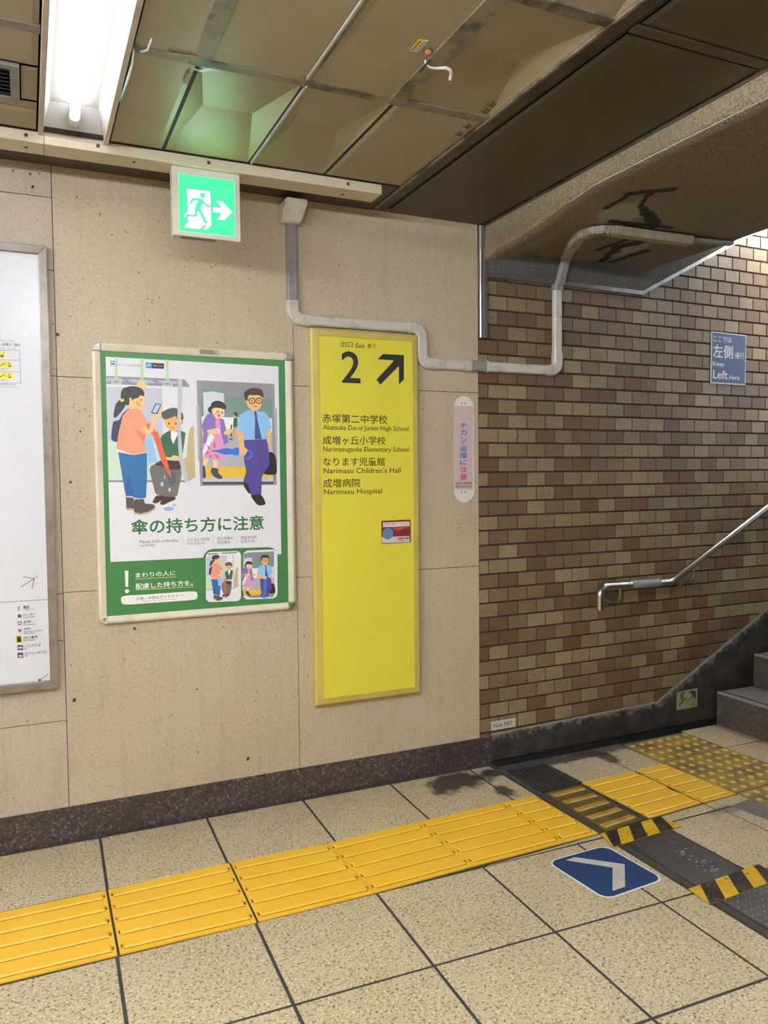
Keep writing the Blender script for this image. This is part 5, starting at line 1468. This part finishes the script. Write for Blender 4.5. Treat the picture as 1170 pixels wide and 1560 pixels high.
# --- yellow exit direction board
def exit_board():
    X0, Z0 = 1.078, 0.390
    t = thing('exit_direction_board', 'tall yellow exit 2 direction board with black arrow and place names', 'sign', (X0, 0, Z0))
    W, H = 0.492, 1.572
    fw = 0.030
    def rail(o):
        m = MB()
        (a, b) = o
        # outer edge low, inner edge proud
        vs = []
        for (x, z), (ix, iz) in ((a[0], a[1]), (b[0], b[1])):
            vs += [(x, 0.0, z), (x, -0.024, z), (x + (ix - x) * 0.25, -0.031, z + (iz - z) * 0.25), (ix, -0.034, iz), (ix, -0.020, iz), (ix, 0.0, iz)]
        fs = [(i, (i + 1) % 6, 6 + (i + 1) % 6, 6 + i) for i in range(6)] + [(5, 4, 3, 2, 1, 0), (6, 7, 8, 9, 10, 11)]
        m.add(vs, fs, M_YFRAME)
        m.build('frame_rail', t)
    o = [(0, 0), (W, 0), (W, H), (0, H)]; i = [(fw, fw), (W - fw, fw), (W - fw, H - fw), (fw, H - fw)]
    for k in range(4): rail(((o[k], i[k]), (o[(k + 1) % 4], i[(k + 1) % 4])))
    p = MB(); p.box(fw - 0.004, -0.030, fw - 0.004, W - fw + 0.004, -0.012, H - fw + 0.004, M_YSIGN); p.build('yellow_face', t)
    pr = Print(-0.0301)
    a = MB(); pr.art(a, EXITBOARD_ART); a.build('arrow', t, fix=False)
    pr.text(t, EXITBOARD_TEXT)
exit_board()

# --- red notice card stuck on the yellow board
def red_card():
    t = thing('notice_sticker', 'small red and white notice sticker on the yellow board', 'sticker', (1.385, -0.0302, 1.060))
    b = MB()
    b.prism([(0.004, 0), (0.137, 0.001), (0.141, 0.004), (0.141, 0.097), (0.137, 0.101), (0.005, 0.100), (0.001, 0.096), (0.001, 0.004)], 'y', 0, -0.0012, flat('8c2028', 0.35))
    b.build('card', t)
    pr = Print(-0.0013); a = MB()
    pr.art(a, REDCARD_ART); a.build('print', t, fix=False); pr.text(t, REDCARD_TEXT)
red_card()

# --- pill shaped warning plate
def pill():
    t = thing('warning_plate', 'narrow white round-ended warning plate with blue and red characters', 'sign', (1.761, 0, 1.228))
    w, h = 0.103, 0.481; r = w / 2
    pts = [(r + r * math.cos(R(180 + 180 * i / 16)), r + r * math.sin(R(180 + 180 * i / 16))) for i in range(17)] + [(r + r * math.cos(R(180 * i / 16)), h - r + r * math.sin(R(180 * i / 16))) for i in range(17)]
    b = MB(); b.prism(pts, 'y', 0.0, -0.004, flat('dcd8cf', 0.35), 0.0008); b.build('plate', t)
    pr = Print(-0.0041); a = MB()
    pr.art(a, PILL_ART[:1]); a.build('pink_field', t, fix=False); pr.pieces(t, PILL_ART[1:2], 'middle_dot'); pr.pieces(t, PILL_ART[2:], 'slot'); pr.text(t, PILL_TEXT, 'character')
pill()

# --- keep left plate on the tiled wall
def keep_left():
    o = BW @ Vector((0, 0, 0))
    t = thing('keep_left_sign', 'blue keep left plate with white lettering on the tiled wall', 'sign', tuple(o), TILT)
    xs = [p[0] for p in KEEPLEFT_ART[0][3]]; zs = [p[1] for p in KEEPLEFT_ART[0][3]]
    b = MB(); q = KEEPLEFT_ART[0][3]
    pts = [(a / 1000, z / 1000) for a, z in q]
    b.prism(pts, 'y', -0.0005, -0.005, flat('c9c9c4', 0.4)); b.build('plate', t)
    pr = Print(-0.0051); a = MB()
    pr.art(a, KEEPLEFT_ART[1:]); a.build('blue_face', t, fix=False)
    pr.text(t, KEEPLEFT_TEXT)
keep_left()

# --- handwritten tag low on the tiles, and the peeling sticker on the skirting
def small_labels():
    t = thing('handwritten_tag', 'small white handwritten tag at the foot of the tiled wall', 'label', tuple(BW @ Vector((0.062, -0.0006, 0.155))), TILT)
    b = MB(); b.prism([(0, 0), (0.137, 0.0), (0.137, 0.042), (0.0, 0.043)], 'y', 0, -0.0012, flat('c4c0b8', 0.5)); b.build('card', t)
    a = MB(); put_text(a, 'No6 M57', 0.014, 0.012, 0.118, 0.031, -0.0016, flat('3a3634', 0.5), 0.4); a.build('handwriting', t, fix=False)
    t = thing('peeling_exit_sticker', 'faded green and cream sticker on the dark stair skirting', 'sticker', tuple(BW @ Vector((1.222, -0.0123, 0.096))), TILT)
    b = MB(); b.prism([(0.002, -0.002), (0.146, 0.0), (0.150, 0.004), (0.150, 0.094), (0.146, 0.099), (0.003, 0.096), (0, 0.092), (0, 0.002)], 'y', 0, -0.0012, worn('faded_sticker', '98966a', '6e7050', 14, rough=0.5)); b.build('card', t)
    a = MB(); pr = Print(-0.0013)
    G = '2c5038'
    pr.art(a, [('s', G, 0, [9, (20, 22), (52, 48), (66, 52)]), ('s', G, 0, [8, (48, 44), (34, 62), (30, 80)]), ('s', G, 0, [8, (30, 60), (46, 66)]), ('p', G, 0, [(86, 88), (138, 84), (136, 40), (122, 58), (104, 48), (112, 66)]), ('s', '3c5a40', 0, [6, (76, 34), (108, 58)]), ('e', G, 0, [(44, 84), (8, 9)]), ('s', '5a6a48', 0, [5, (112, 12), (140, 14)])])
    a.build('print', t, fix=False)
small_labels()

# --- stainless handrail
def handrail():
    t = thing('handrail', 'stainless steel handrail rising along the tiled wall with a turned-down end', 'handrail', tuple(BW @ Vector((0, 0, 0))), TILT)
    n = -0.10; r = 0.0175
    sl = (1.163 - 0.800) / (1.795 - 1.088)
    def arc(c, r_, a0, a1, k=8): return [(c[0] + r_ * math.cos(R(a0 + (a1 - a0) * i / k)), n, c[1] + r_ * math.sin(R(a0 + (a1 - a0) * i / k))) for i in range(k + 1)]
    e = MB()
    e.tube([(0.614, n - 0.012, 0.695), (0.614, n - 0.012, 0.765), (0.617, n - 0.011, 0.782), (0.630, n - 0.006, 0.797), (0.650, n, 0.805), (0.675, n, 0.8045)], r + 0.0008, M_STEEL, 18)
    e.build('end_elbow', t)
    b = MB()
    b.tube([(0.665, n, 0.8045), (1.078, n, 0.799)], r, M_STEEL, 18); b.build('level_rail', t)
    g = MB()
    g.tube([(0.822, n, 0.8025), (0.826, n, 0.8025), (1.006, n, 0.800), (1.010, n, 0.800)], [r, r + 0.004, r + 0.004, r], M_DUCT_GREY, 18); g.build('grip_sleeve', t)
    for s in (0.806, 1.03):
        c = MB(); c.tube([(s, n, 0.8027 - (s - .806) * .012), (s + 0.012, n, 0.8025 - (s - .806) * .012)], r + 0.002, M_STEEL, 18); c.build('collar', t)
    k = MB()
    k.tube([(1.062, n, 0.799), (1.082, n, 0.799), (1.096, n, 0.803), (1.115, n, 0.8125)], r + 0.0008, M_STEEL, 18); k.build('bend_joint', t)
    u = MB()
    u.tube([(1.10, n, 0.805), (S_END, n, 0.805 + (S_END - 1.10) * sl)], r, M_STEEL, 18); u.build('sloping_rail', t)
    for s, z in ((0.752, 0.803), (1.245, 0.872), (2.6, 0.805 + 1.5 * sl), (4.0, 0.805 + 2.9 * sl)):
        m = MB()
        m.tube([(s, n, z - 0.015), (s, n, z - 0.050), (s, n + 0.012, z - 0.072), (s, n + 0.035, z - 0.085), (s, -0.004, z - 0.088)], 0.0065, M_STEEL, 10)
        br = m.build('bracket', t)
        p = MB(); p.disc((s, -0.0015, z - 0.088), 0.030, 0.006, M_STEEL, 'y', 24); p.build('wall_plate', br)
handrail()

# --- tactile paving
def bars(parent, quad, nb, m, h0, h=0.0045, inset=0.012):
    """nb raised bars between the far and near edges of a (nearly) rectangular tile; quad = farL, farR, nearR, nearL"""
    fl, fr, nr, nl = [Vector(p) for p in quad]
    for k in range(nb):
        v = (k + 0.5) / nb if nb > 1 else 0.5
        v = 0.10 + (k / max(1, nb - 1)) * 0.80
        a = fl.lerp(nl, v); b = fr.lerp(nr, v)
        d = (b - a).normalized(); a = a + d * inset; b = b - d * inset
        w = Vector((-d.y, d.x))
        mb = MB(); bw, tw = 0.0165, 0.011
        vs = []
        for p, s in ((a, 1), (b, -1)):
            vs += [tuple((p - w * bw).to_3d() + Vector((0, 0, h0))), tuple((p - w * tw + d * s * 0.005).to_3d() + Vector((0, 0, h0 + h))), tuple((p + w * tw + d * s * 0.005).to_3d() + Vector((0, 0, h0 + h))), tuple((p + w * bw).to_3d() + Vector((0, 0, h0)))]
        mb.add(vs, [(0, 1, 2, 3), (7, 6, 5, 4), (0, 4, 5, 1), (1, 5, 6, 2), (2, 6, 7, 3)], m)
        # shadow and dirt line painted along the bar's near foot, dirt at its ends
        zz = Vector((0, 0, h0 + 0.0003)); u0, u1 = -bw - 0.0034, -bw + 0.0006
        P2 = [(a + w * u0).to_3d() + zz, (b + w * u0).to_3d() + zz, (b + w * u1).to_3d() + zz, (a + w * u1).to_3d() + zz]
        mb.add([tuple(p) for p in P2], [(0, 1, 2, 3)], M_BAR_SHADE_DIRT)
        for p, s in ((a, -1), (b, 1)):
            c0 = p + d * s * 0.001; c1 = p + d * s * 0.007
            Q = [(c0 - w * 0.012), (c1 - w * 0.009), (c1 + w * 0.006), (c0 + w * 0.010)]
            mb.add([tuple(q_.to_3d() + zz) for q_ in Q], [(0, 1, 2, 3)], M_BAR_SHADE_DIRT)
        mb.build('guide_bar', parent)
def line_tile(quad, label, m=None, group='yellow guide tiles in the line along the wall', name='tactile_tile', nb=5, top=0.0022, ragged=0):
    m = m or M_TACT
    cx = sum(p[0] for p in quad) / 4; cy = sum(p[1] for p in quad) / 4
    t = thing(name, label, 'tactile paving', (cx, cy, 0), 0, group)
    q = [(p[0] - cx, p[1] - cy) for p in quad]
    mb = MB()
    pts = list(q)
    if ragged:
        rnd = random.Random(ragged)
        side = 1 if ragged > 0 else 3
        a, b = Vector(q[1]), Vector(q[2])
        extra = [tuple(a.lerp(b, i / 12) + Vector((rnd.uniform(-0.012, 0.004), 0))) for i in range(1, 12)]
        pts = [q[0], q[1]] + extra + [q[2], q[3]]
    mb.prism(pts, 'z', -0.02, top, m)
    mb.build('slab', t)
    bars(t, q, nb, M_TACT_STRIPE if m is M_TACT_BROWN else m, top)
    return t
g = 0.002
seams_up = [(-0.197, -0.4365), (0.2045, -0.437), (0.6135, -0.4285), (0.972, -0.4360), (1.357, -0.418), (1.750, -0.406)]
seams_lo = [(-0.200, -0.822), (0.202, -0.825), (0.605, -0.831), (0.996, -0.828), (1.375, -0.812), (1.766, -0.801)]
names = ['yellow bar guide tile cut off by the left edge of the picture', 'second yellow bar guide tile from the left, below the poster',
         'third yellow bar guide tile from the left, left of the faint seam', 'fourth yellow bar guide tile from the left, below the yellow board',
         'fifth yellow bar guide tile from the left, last full one before the steel strip']
for i in range(5):
    a, b, c, d = seams_up[i], seams_up[i + 1], seams_lo[i + 1], seams_lo[i]
    gl = 0.004 if i in (1, 2) else 0.0015
    gr = 0.004 if i in (0, 1) else 0.0015
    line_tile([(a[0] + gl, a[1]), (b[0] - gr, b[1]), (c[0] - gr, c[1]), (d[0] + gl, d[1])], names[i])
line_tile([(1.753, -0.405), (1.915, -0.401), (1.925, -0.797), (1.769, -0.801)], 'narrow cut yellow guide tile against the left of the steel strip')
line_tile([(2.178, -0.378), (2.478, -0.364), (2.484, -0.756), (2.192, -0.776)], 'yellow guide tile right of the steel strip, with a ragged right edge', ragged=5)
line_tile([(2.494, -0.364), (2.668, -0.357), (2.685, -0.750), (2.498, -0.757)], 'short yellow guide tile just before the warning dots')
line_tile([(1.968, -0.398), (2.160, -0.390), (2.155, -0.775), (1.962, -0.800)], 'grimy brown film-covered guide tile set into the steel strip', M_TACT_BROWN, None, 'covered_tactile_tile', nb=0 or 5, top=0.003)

_dome = []
def dot_tile(quad, label, nx, ny, skip=0):
    cx = sum(p[0] for p in quad) / 4; cy = sum(p[1] for p in quad) / 4
    t = thing('warning_tactile_tile', label, 'tactile paving', (cx, cy, 0), 0, 'worn yellow dot tiles before the stairs')
    q = [Vector((p[0] - cx, p[1] - cy)) for p in quad]
    mb = MB(); mb.prism([tuple(p) for p in q], 'z', -0.02, 0.002, M_TACT_OLD); mb.build('slab', t)
    for i in range(nx):
        for j in range(ny):
            u, v = (i + 0.5) / nx, (j + 0.5) / ny
            p = q[0].lerp(q[1], u).lerp(q[3].lerp(q[2], u), v)
            if not _dome:
                d = MB(); d.dome((0, 0, 0), 0.0135, 0.005, DOT_MAT); _dome.append(d.build('dome', t))
                _dome[0].location = (p.x, p.y, 0.002)
            else:
                d = _dome[0].copy(); COL.objects.link(d); d.parent = t; d.location = (p.x, p.y, 0.002)
DOT_MAT = worn('yellow_dot', 'c2a242', '8a7434', 30, 0.5, 0.7, 0.6, rough=0.45)
dot_tile([(2.672, -0.075), (3.092, -0.06), (3.096, -0.306), (2.676, -0.338)], 'worn yellow dot tile nearest the tiled wall', 7, 4)
dot_tile([(2.678, -0.345), (3.098, -0.313), (3.106, -0.712), (2.690, -0.745)], 'second worn yellow dot tile from the tiled wall', 7, 7)
dot_tile([(2.692, -0.752), (3.108, -0.719), (3.114, -1.115), (2.702, -1.150)], 'third worn yellow dot tile from the wall, cut by the right edge', 7, 7)

# --- steel expansion strip in the floor
def steel_strip():
    t = thing('steel_floor_strip', 'long grey steel cover strip crossing the floor from the tiled wall', 'floor strip', (2.06, -0.8, 0))
    f = MB()
    def edge(x0a, x0b, x1a, x1b, ya, yb, m, top):
        f.prism([(x0b - 2.06, yb + 0.8), (x1b - 2.06, yb + 0.8), (x1a - 2.06, ya + 0.8), (x0a - 2.06, ya + 0.8)], 'z', -0.03, top, m)
    edge(1.930, 1.935, 1.958, 1.962, -0.10, -2.3, M_RUST, 0.0012)
    edge(2.165, 2.205, 2.178, 2.222, -0.10, -2.3, M_RUST, 0.0012)
    f.build('edge_frame', t)
    def plate(name, ya, yb, m, lugs, mlug, top=0.002):
        b = MB()
        xl = lambda y: 1.959 + (-y) * 0.006; xr = lambda y: 2.163 + (-y) * 0.018
        b.prism([(xl(yb) - 2.06, yb + 0.8), (xr(yb) - 2.06, yb + 0.8), (xr(ya) - 2.06, ya + 0.8), (xl(ya) - 2.06, ya + 0.8)], 'z', -0.02, top, m)
        o = b.build(name, t)
        if lugs:
            g_ = MB(); sp = 0.026
            ny = int((ya - yb) / sp)
            for j in range(ny):
                for i in range(8):
                    x = xl(ya) + 0.015 + i * sp; y = ya - 0.012 - j * sp
                    if x > xr(y) - 0.01: continue
                    a = R(45 if (i + j) % 2 else -45); c, s = math.cos(a), math.sin(a)
                    L, w = 0.011, 0.0032
                    vs = [(x - 2.06 + c * u * L - s * v * w, y + 0.8 + s * u * L + c * v * w, top + h) for u, v, h in ((-1, 0, 0), (0, -1, 0), (1, 0, 0), (0, 1, 0), (0, 0, 0.0022))]
                    g_.add(vs, [(0, 1, 4), (1, 2, 4), (2, 3, 4), (3, 0, 4)], mlug)
            g_.build('anti_slip_lugs', o)['kind'] = 'stuff'
    plate('chequer_plate', -0.115, -0.388, M_PLATE_DK, True, M_PLATE)
    plate('plain_plate', -0.802, -1.300, M_PLATE, False, None)
    plate('chequer_plate', -1.302, -2.3, M_PLATE, True, M_LUG)
    # paint flakes on the plain plate
    s = MB()
    rnd = random.Random(3)
    for k in range(46):
        v = rnd.random(); x = 2.105 - 0.02 * v + rnd.gauss(0, 0.014 + 0.012 * v); y = -0.97 - 0.24 * v + rnd.gauss(0, 0.014)
        r_ = rnd.uniform(0.002, 0.0055)
        pts = [(x - 2.06 + r_ * rnd.uniform(0.5, 1.4) * math.cos(a), y + 0.8 + r_ * rnd.uniform(0.5, 1.4) * math.sin(a)) for a in (0, 1, 2.1, 3.2, 4.2, 5.3)]
        s.prism(pts, 'z', 0.002, 0.0024, flat('a07848', 0.6) if v < 0.15 else flat('8a8782', 0.6))
    s.build('paint_flakes', t)['kind'] = 'stuff'
steel_strip()

# --- hazard tape strips
def hazard_tape(quad, label, seed):
    """quad = far-left, far-right, near-right, near-left"""
    cx = sum(p[0] for p in quad) / 4; cy = sum(p[1] for p in quad) / 4
    t = thing('hazard_tape', label, 'tape', (cx, cy, 0.0032), 0, 'hazard tape across the steel strip')
    fl, fr, nr, nl = [Vector((p[0] - cx, p[1] - cy)) for p in quad]
    def P(u, v): return fl.lerp(fr, u).lerp(nl.lerp(nr, u), v)
    top = 0.0018
    mb = MB(); mb.prism([tuple(p) for p in (fl, fr, nr, nl)], 'z', 0.0, top, M_TAPE_Y); mb.build('tape', t)
    k = MB(); sl = 0.16; w = 0.20; u = -0.12 + seed * 0.03
    # black slanted bars
    while u < 1.25:
        pts = []
        for a, b in ((u + sl, 0.0), (u + sl + w, 0.0), (u + w, 1.0), (u, 1.0)): pts.append((min(max(a, 0.0), 1.0), b))
        if pts[1][0] - pts[0][0] + pts[2][0] - pts[3][0] > 0.02:
            k.prism([tuple(P(*q)) for q in pts], 'z', top, top + 0.0003, M_TAPE_K)
        u += 0.385
    k.build('black_stripes', t)
    s = MB(); rnd = random.Random(seed)
    for _ in range(26):   # checker plate lugs worn through the film
        uu, vv = rnd.uniform(0.05, 0.95), rnd.uniform(0.08, 0.92)
        p = P(uu, vv); a = rnd.choice((R(45), R(-45))); c, s_ = math.cos(a), math.sin(a); L, w_ = 0.009, 0.0022
        s.prism([(p.x + c * x * L - s_ * y * w_, p.y + s_ * x * L + c * y * w_) for x, y in ((-1, 0), (0, -1), (1, 0), (0, 1))], 'z', top, top + 0.0006, M_TAPE_K if rnd.random() < 0.6 else M_LUG)
    s.build('worn_marks', t)['kind'] = 'stuff'
hazard_tape([(1.925, -0.808), (2.238, -0.790), (2.246, -0.888), (1.900, -0.912)], 'yellow and black hazard tape below the brown covered tile', 1)
hazard_tape([(1.923, -1.246), (2.262, -1.226), (2.262, -1.325), (1.912, -1.345)], 'yellow and black hazard tape nearer the viewer beside the bright chequer plate', 4)

# --- blue floor arrow
def floor_arrow():
    q = [(1.619, -0.893), (1.885, -0.883), (1.905, -1.163), (1.641, -1.181)]
    cx, cy = 1.762, -1.03
    t = thing('floor_arrow_sticker', 'blue floor sticker with a grey chevron arrow and white border', 'floor sticker', (cx, cy, 0.0))
    def rr(inset, r):
        P = [Vector((a - cx, b - cy)) for a, b in q]; c = sum(P, Vector((0, 0))) / 4
        out = []
        for i in range(4):
            p = P[i]; a = (P[i - 1] - p).normalized(); b = (P[(i + 1) % 4] - p).normalized()
            k = p + (a + b) * inset
            c_ = k + (a + b) * r
            for j in range(7):
                th = R(90 * j / 6)
                out.append(tuple(c_ - b * (r * math.cos(th)) - a * (r * math.sin(th))))
        return out
    b = MB(); b.prism(rr(0.0, 0.04), 'z', 0.0003, 0.0012, M_FWHITE); b.build('white_border', t)
    b = MB(); b.prism(rr(0.0055, 0.036), 'z', 0.0012, 0.0015, M_BLUE); b.build('blue_field', t)
    ar = [(1.686, -0.915), (1.728, -0.910), (1.852, -1.025), (1.752, -1.143), (1.695, -1.148), (1.799, -1.026)]
    b = MB(); b.prism([(x - cx, y - cy) for x, y in ar], 'z', 0.0015, 0.0018, M_FGREY); b.build('chevron_arrow', t)
floor_arrow()

# --- grey cement patch at the right
def patch():
    b = MB(); b.prism([(2.568, -0.828), (2.700, -0.812), (2.720, -1.05), (2.600, -1.02)], 'z', 0.0, 0.0015, worn('grey_cement', '6a6862', '55524c', 14, rough=0.85))
    o = b.build('cement_patch'); tag(o, 'grey cement patch on the floor beside the dot tiles', 'floor patch')
patch()

# --- air vent at the upper left
def vent():
    t = thing('air_vent', 'grey louvred air vent in the ceiling at the upper left', 'air vent', (-0.12, -0.61, CEIL - 0.004))
    f = MB(); m = worn('vent_frame', '7a7874', '5c5852', 12, rough=0.5)
    hx, hy, w = 0.134, 0.112, 0.024
    for a in ((-hx, -hy, hx, -hy + w), (-hx, hy - w, hx, hy), (-hx, -hy + w, -hx + w, hy - w), (hx - w, -hy + w, hx, hy - w)):
        f.box(a[0], a[1], -0.008, a[2], a[3], 0.004, m, 0.002)
    f.build('frame', t)
    d = MB(); d.box(-hx + w, -hy + w, 0.02, hx - w, hy - w, 0.024, M_BLACK); d.build('dark_opening', t)
    for k in range(7):
        s = MB(); y = -hy + w + 0.012 + k * 0.0235
        s.prism([(y, -0.004), (y + 0.012, 0.012), (y + 0.0135, 0.011), (y + 0.0015, -0.005)], 'x', -hx + w, hx - w, flat('2c3440', 0.5)); s.build('louvre', t)
vent()

# --- odds and ends on the ceiling
def ceiling_bits():
    z = CEIL - 0.004
    t = thing('asset_label', 'yellow and white paper label stuck on the ceiling panel', 'label', (0.97, -1.236, z - 0.0001))
    a = MB(); a.prism([(-0.011, 0.031), (-0.013, -0.028), (0.0, -0.030), (0.001, 0.031)], 'z', 0, -0.0008, flat('d0ae28', 0.5)); a.build('yellow_half', t)
    a = MB(); a.prism([(0.001, 0.031), (0.0, -0.030), (0.013, -0.032), (0.012, 0.030)], 'z', 0, -0.0008, flat('c8c4b4', 0.5)); a.build('white_half', t)
    m = MB()
    for k in range(5): m.box(-0.009, -0.022 + k * 0.010, -0.0012, -0.004, -0.016 + k * 0.010, -0.0008, flat('5a4a20')); m.box(0.004, -0.022 + k * 0.010, -0.0012, 0.008, -0.017 + k * 0.010, -0.0008, flat('6a665c'))
    m.build('print', t)
    k = MB(); k.dome((0, 0, 0), 0.011, 0.010, flat('a8583c', 0.5)); k.disc((0, 0, -0.001), 0.013, 0.002, M_RUST, 'z')
    o = k.build('ceiling_plug'); o.location = (1.006, -1.222, z - 0.001); o.rotation_euler = (math.pi, 0, 0)
    tag(o, 'small round terracotta plug beside the ceiling label', 'plug')
    c = MB()
    c.tube([(1.019, -1.176, z + 0.004), (1.024, -1.173, z - 0.009), (1.040, -1.169, z - 0.012), (1.056, -1.169, z - 0.011), (1.079, -1.182, z - 0.011), (1.095, -1.180, z - 0.012), (1.107, -1.166, z - 0.014), (1.115, -1.145, z - 0.018)], [0.003, 0.003, 0.003, 0.0035, 0.0045, 0.005, 0.005, 0.005], flat('cfcabb', 0.5), 10)
    o = c.build('loose_cable_end'); tag(o, 'short white cable end poking out of the ceiling joint', 'cable')
    c = MB()
    c.tube([(1.030, -1.19, z), (1.022, -1.17, z - 0.012), (1.022, -1.15, z - 0.014), (1.03, -1.12, z - 0.002)], 0.003, M_BLACK, 8)
    o = c.build('wire_loop'); tag(o, 'thin black wire loop hanging at the ceiling joint', 'wire')
    tp = worn('masking_tape', '9a8a5e', '86764e', 12, rough=0.6)
    for pts, lab in (([(0.375, -0.935), (0.455, -0.945), (0.452, -0.962), (0.373, -0.953)], 'masking tape strip on the bar above the small panel by the lamp'),
                     ([(0.438, -0.865), (0.452, -0.865), (0.452, -0.80), (0.438, -0.80)], 'masking tape scrap at the corner beside the green lit panel')):
        m = MB(); m.prism(pts, 'z', CEIL - 0.0075, CEIL - 0.0085, tp); tag(m.build('masking_tape'), lab, 'tape')
    tp2 = worn('old_paper_tape', 'a89a6c', '90825a', 12, rough=0.6)
    m = MB(); m.prism([(-0.075, -0.462), (0.055, -0.455), (0.058, -0.43), (0.03, -0.425), (-0.07, -0.432)], 'z', CEIL - 0.0045, CEIL - 0.0055, tp2)
    tag(m.build('paper_tape'), 'old paper tape on the ceiling left of the lamp, below the vent', 'tape')
    pl = NT('clear_plastic', 0.12).color('c4d8d4'); pl.b.inputs['Alpha'].default_value = 0.55
    def curl(name, pts, w, lab):
        m = MB(); vs = []; fs = []
        for i, p in enumerate(pts):
            vs += [(p[0] - w / 2, p[1], p[2]), (p[0] + w / 2, p[1] + 0.004, p[2] - 0.004)]
        for i in range(len(pts) - 1): fs.append((2 * i, 2 * i + 1, 2 * i + 3, 2 * i + 2))
        m.add(vs, fs, pl.m, True); o = m.build(name)
        sd = o.modifiers.new('thickness', 'SOLIDIFY'); sd.thickness = 0.0006
        tag(o, lab, 'tape')
    curl('torn_clear_tape', [(0.288, -0.94, z - 0.003), (0.291, -0.88, z - 0.014), (0.288, -0.80, z - 0.018), (0.286, -0.70, z - 0.012), (0.284, -0.62, z - 0.003)], 0.005, 'torn clear tape hanging along the right edge of the lamp')
    curl('torn_clear_tape', [(0.305, -0.93, z - 0.003), (0.318, -0.97, z - 0.015), (0.322, -1.02, z - 0.010)], 0.004, 'thin curl of clear tape right of the lamp edge')
    curl('torn_clear_tape', [(0.42, -0.935, z - 0.004), (0.445, -0.915, z - 0.012), (0.468, -0.915, z - 0.016), (0.49, -0.925, z - 0.01), (0.54, -0.905, z - 0.004)], 0.007, 'crumpled clear tape over the bar crossing above the green lit panel')
    # pencilled marks by the dark strip
    m = MB(); mk_ = flat('2c261e', 0.7)
    def st(x0, y0, x1, y1): 
        d = Vector((x1 - x0, y1 - y0)).normalized(); n_ = Vector((-d.y, d.x)) * 0.0022
        m.prism([(x0 - n_.x, y0 - n_.y), (x1 - n_.x, y1 - n_.y), (x1 + n_.x, y1 + n_.y), (x0 + n_.x, y0 + n_.y)], 'z', CEIL - 0.0045, CEIL - 0.0050, mk_)
    for (bx, by) in ((1.335, -0.80), (1.332, -0.86), (1.33, -0.975), (1.325, -1.02)):
        st(bx - 0.012, by, bx + 0.012, by + 0.006); st(bx, by + 0.003, bx - 0.004, by - 0.026); st(bx + 0.010, by + 0.005, bx + 0.008, by - 0.020)
    tag(m.build('pencil_marks'), 'dark scribbled marks on the ceiling beside the dark strip', 'marking')
ceiling_bits()

# --- stair light, just out of frame on the soffit
def stair_light():
    t = thing('stair_light', 'surface fluorescent light on the stair soffit beyond the right edge', 'ceiling light', (4.12, -0.25, 2.40 + 1.12 * 0.5 - 0.07), 0)
    t.rotation_euler = (0, -math.atan(0.5), 0)
    b = MB(); b.box(-0.32, -0.06, 0.02, 0.32, 0.06, 0.05, M_HOUSING, 0.004); b.build('housing', t)
    g_ = NT('stair_tube_light', 0.4).color('ffffff').glow('fdf6ea', STAIR_TUBE_POWER).m
    c = MB(); c.tube([(-0.29, 0, 0), (0.29, 0, 0)], 0.015, g_, 16); c.build('tube', t)
    for x in (-0.30, 0.30):
        h = MB(); h.box(x - 0.012, -0.016, -0.016, x + 0.012, 0.016, 0.022, M_WHITE); h.build('lamp_holder', t)
stair_light()
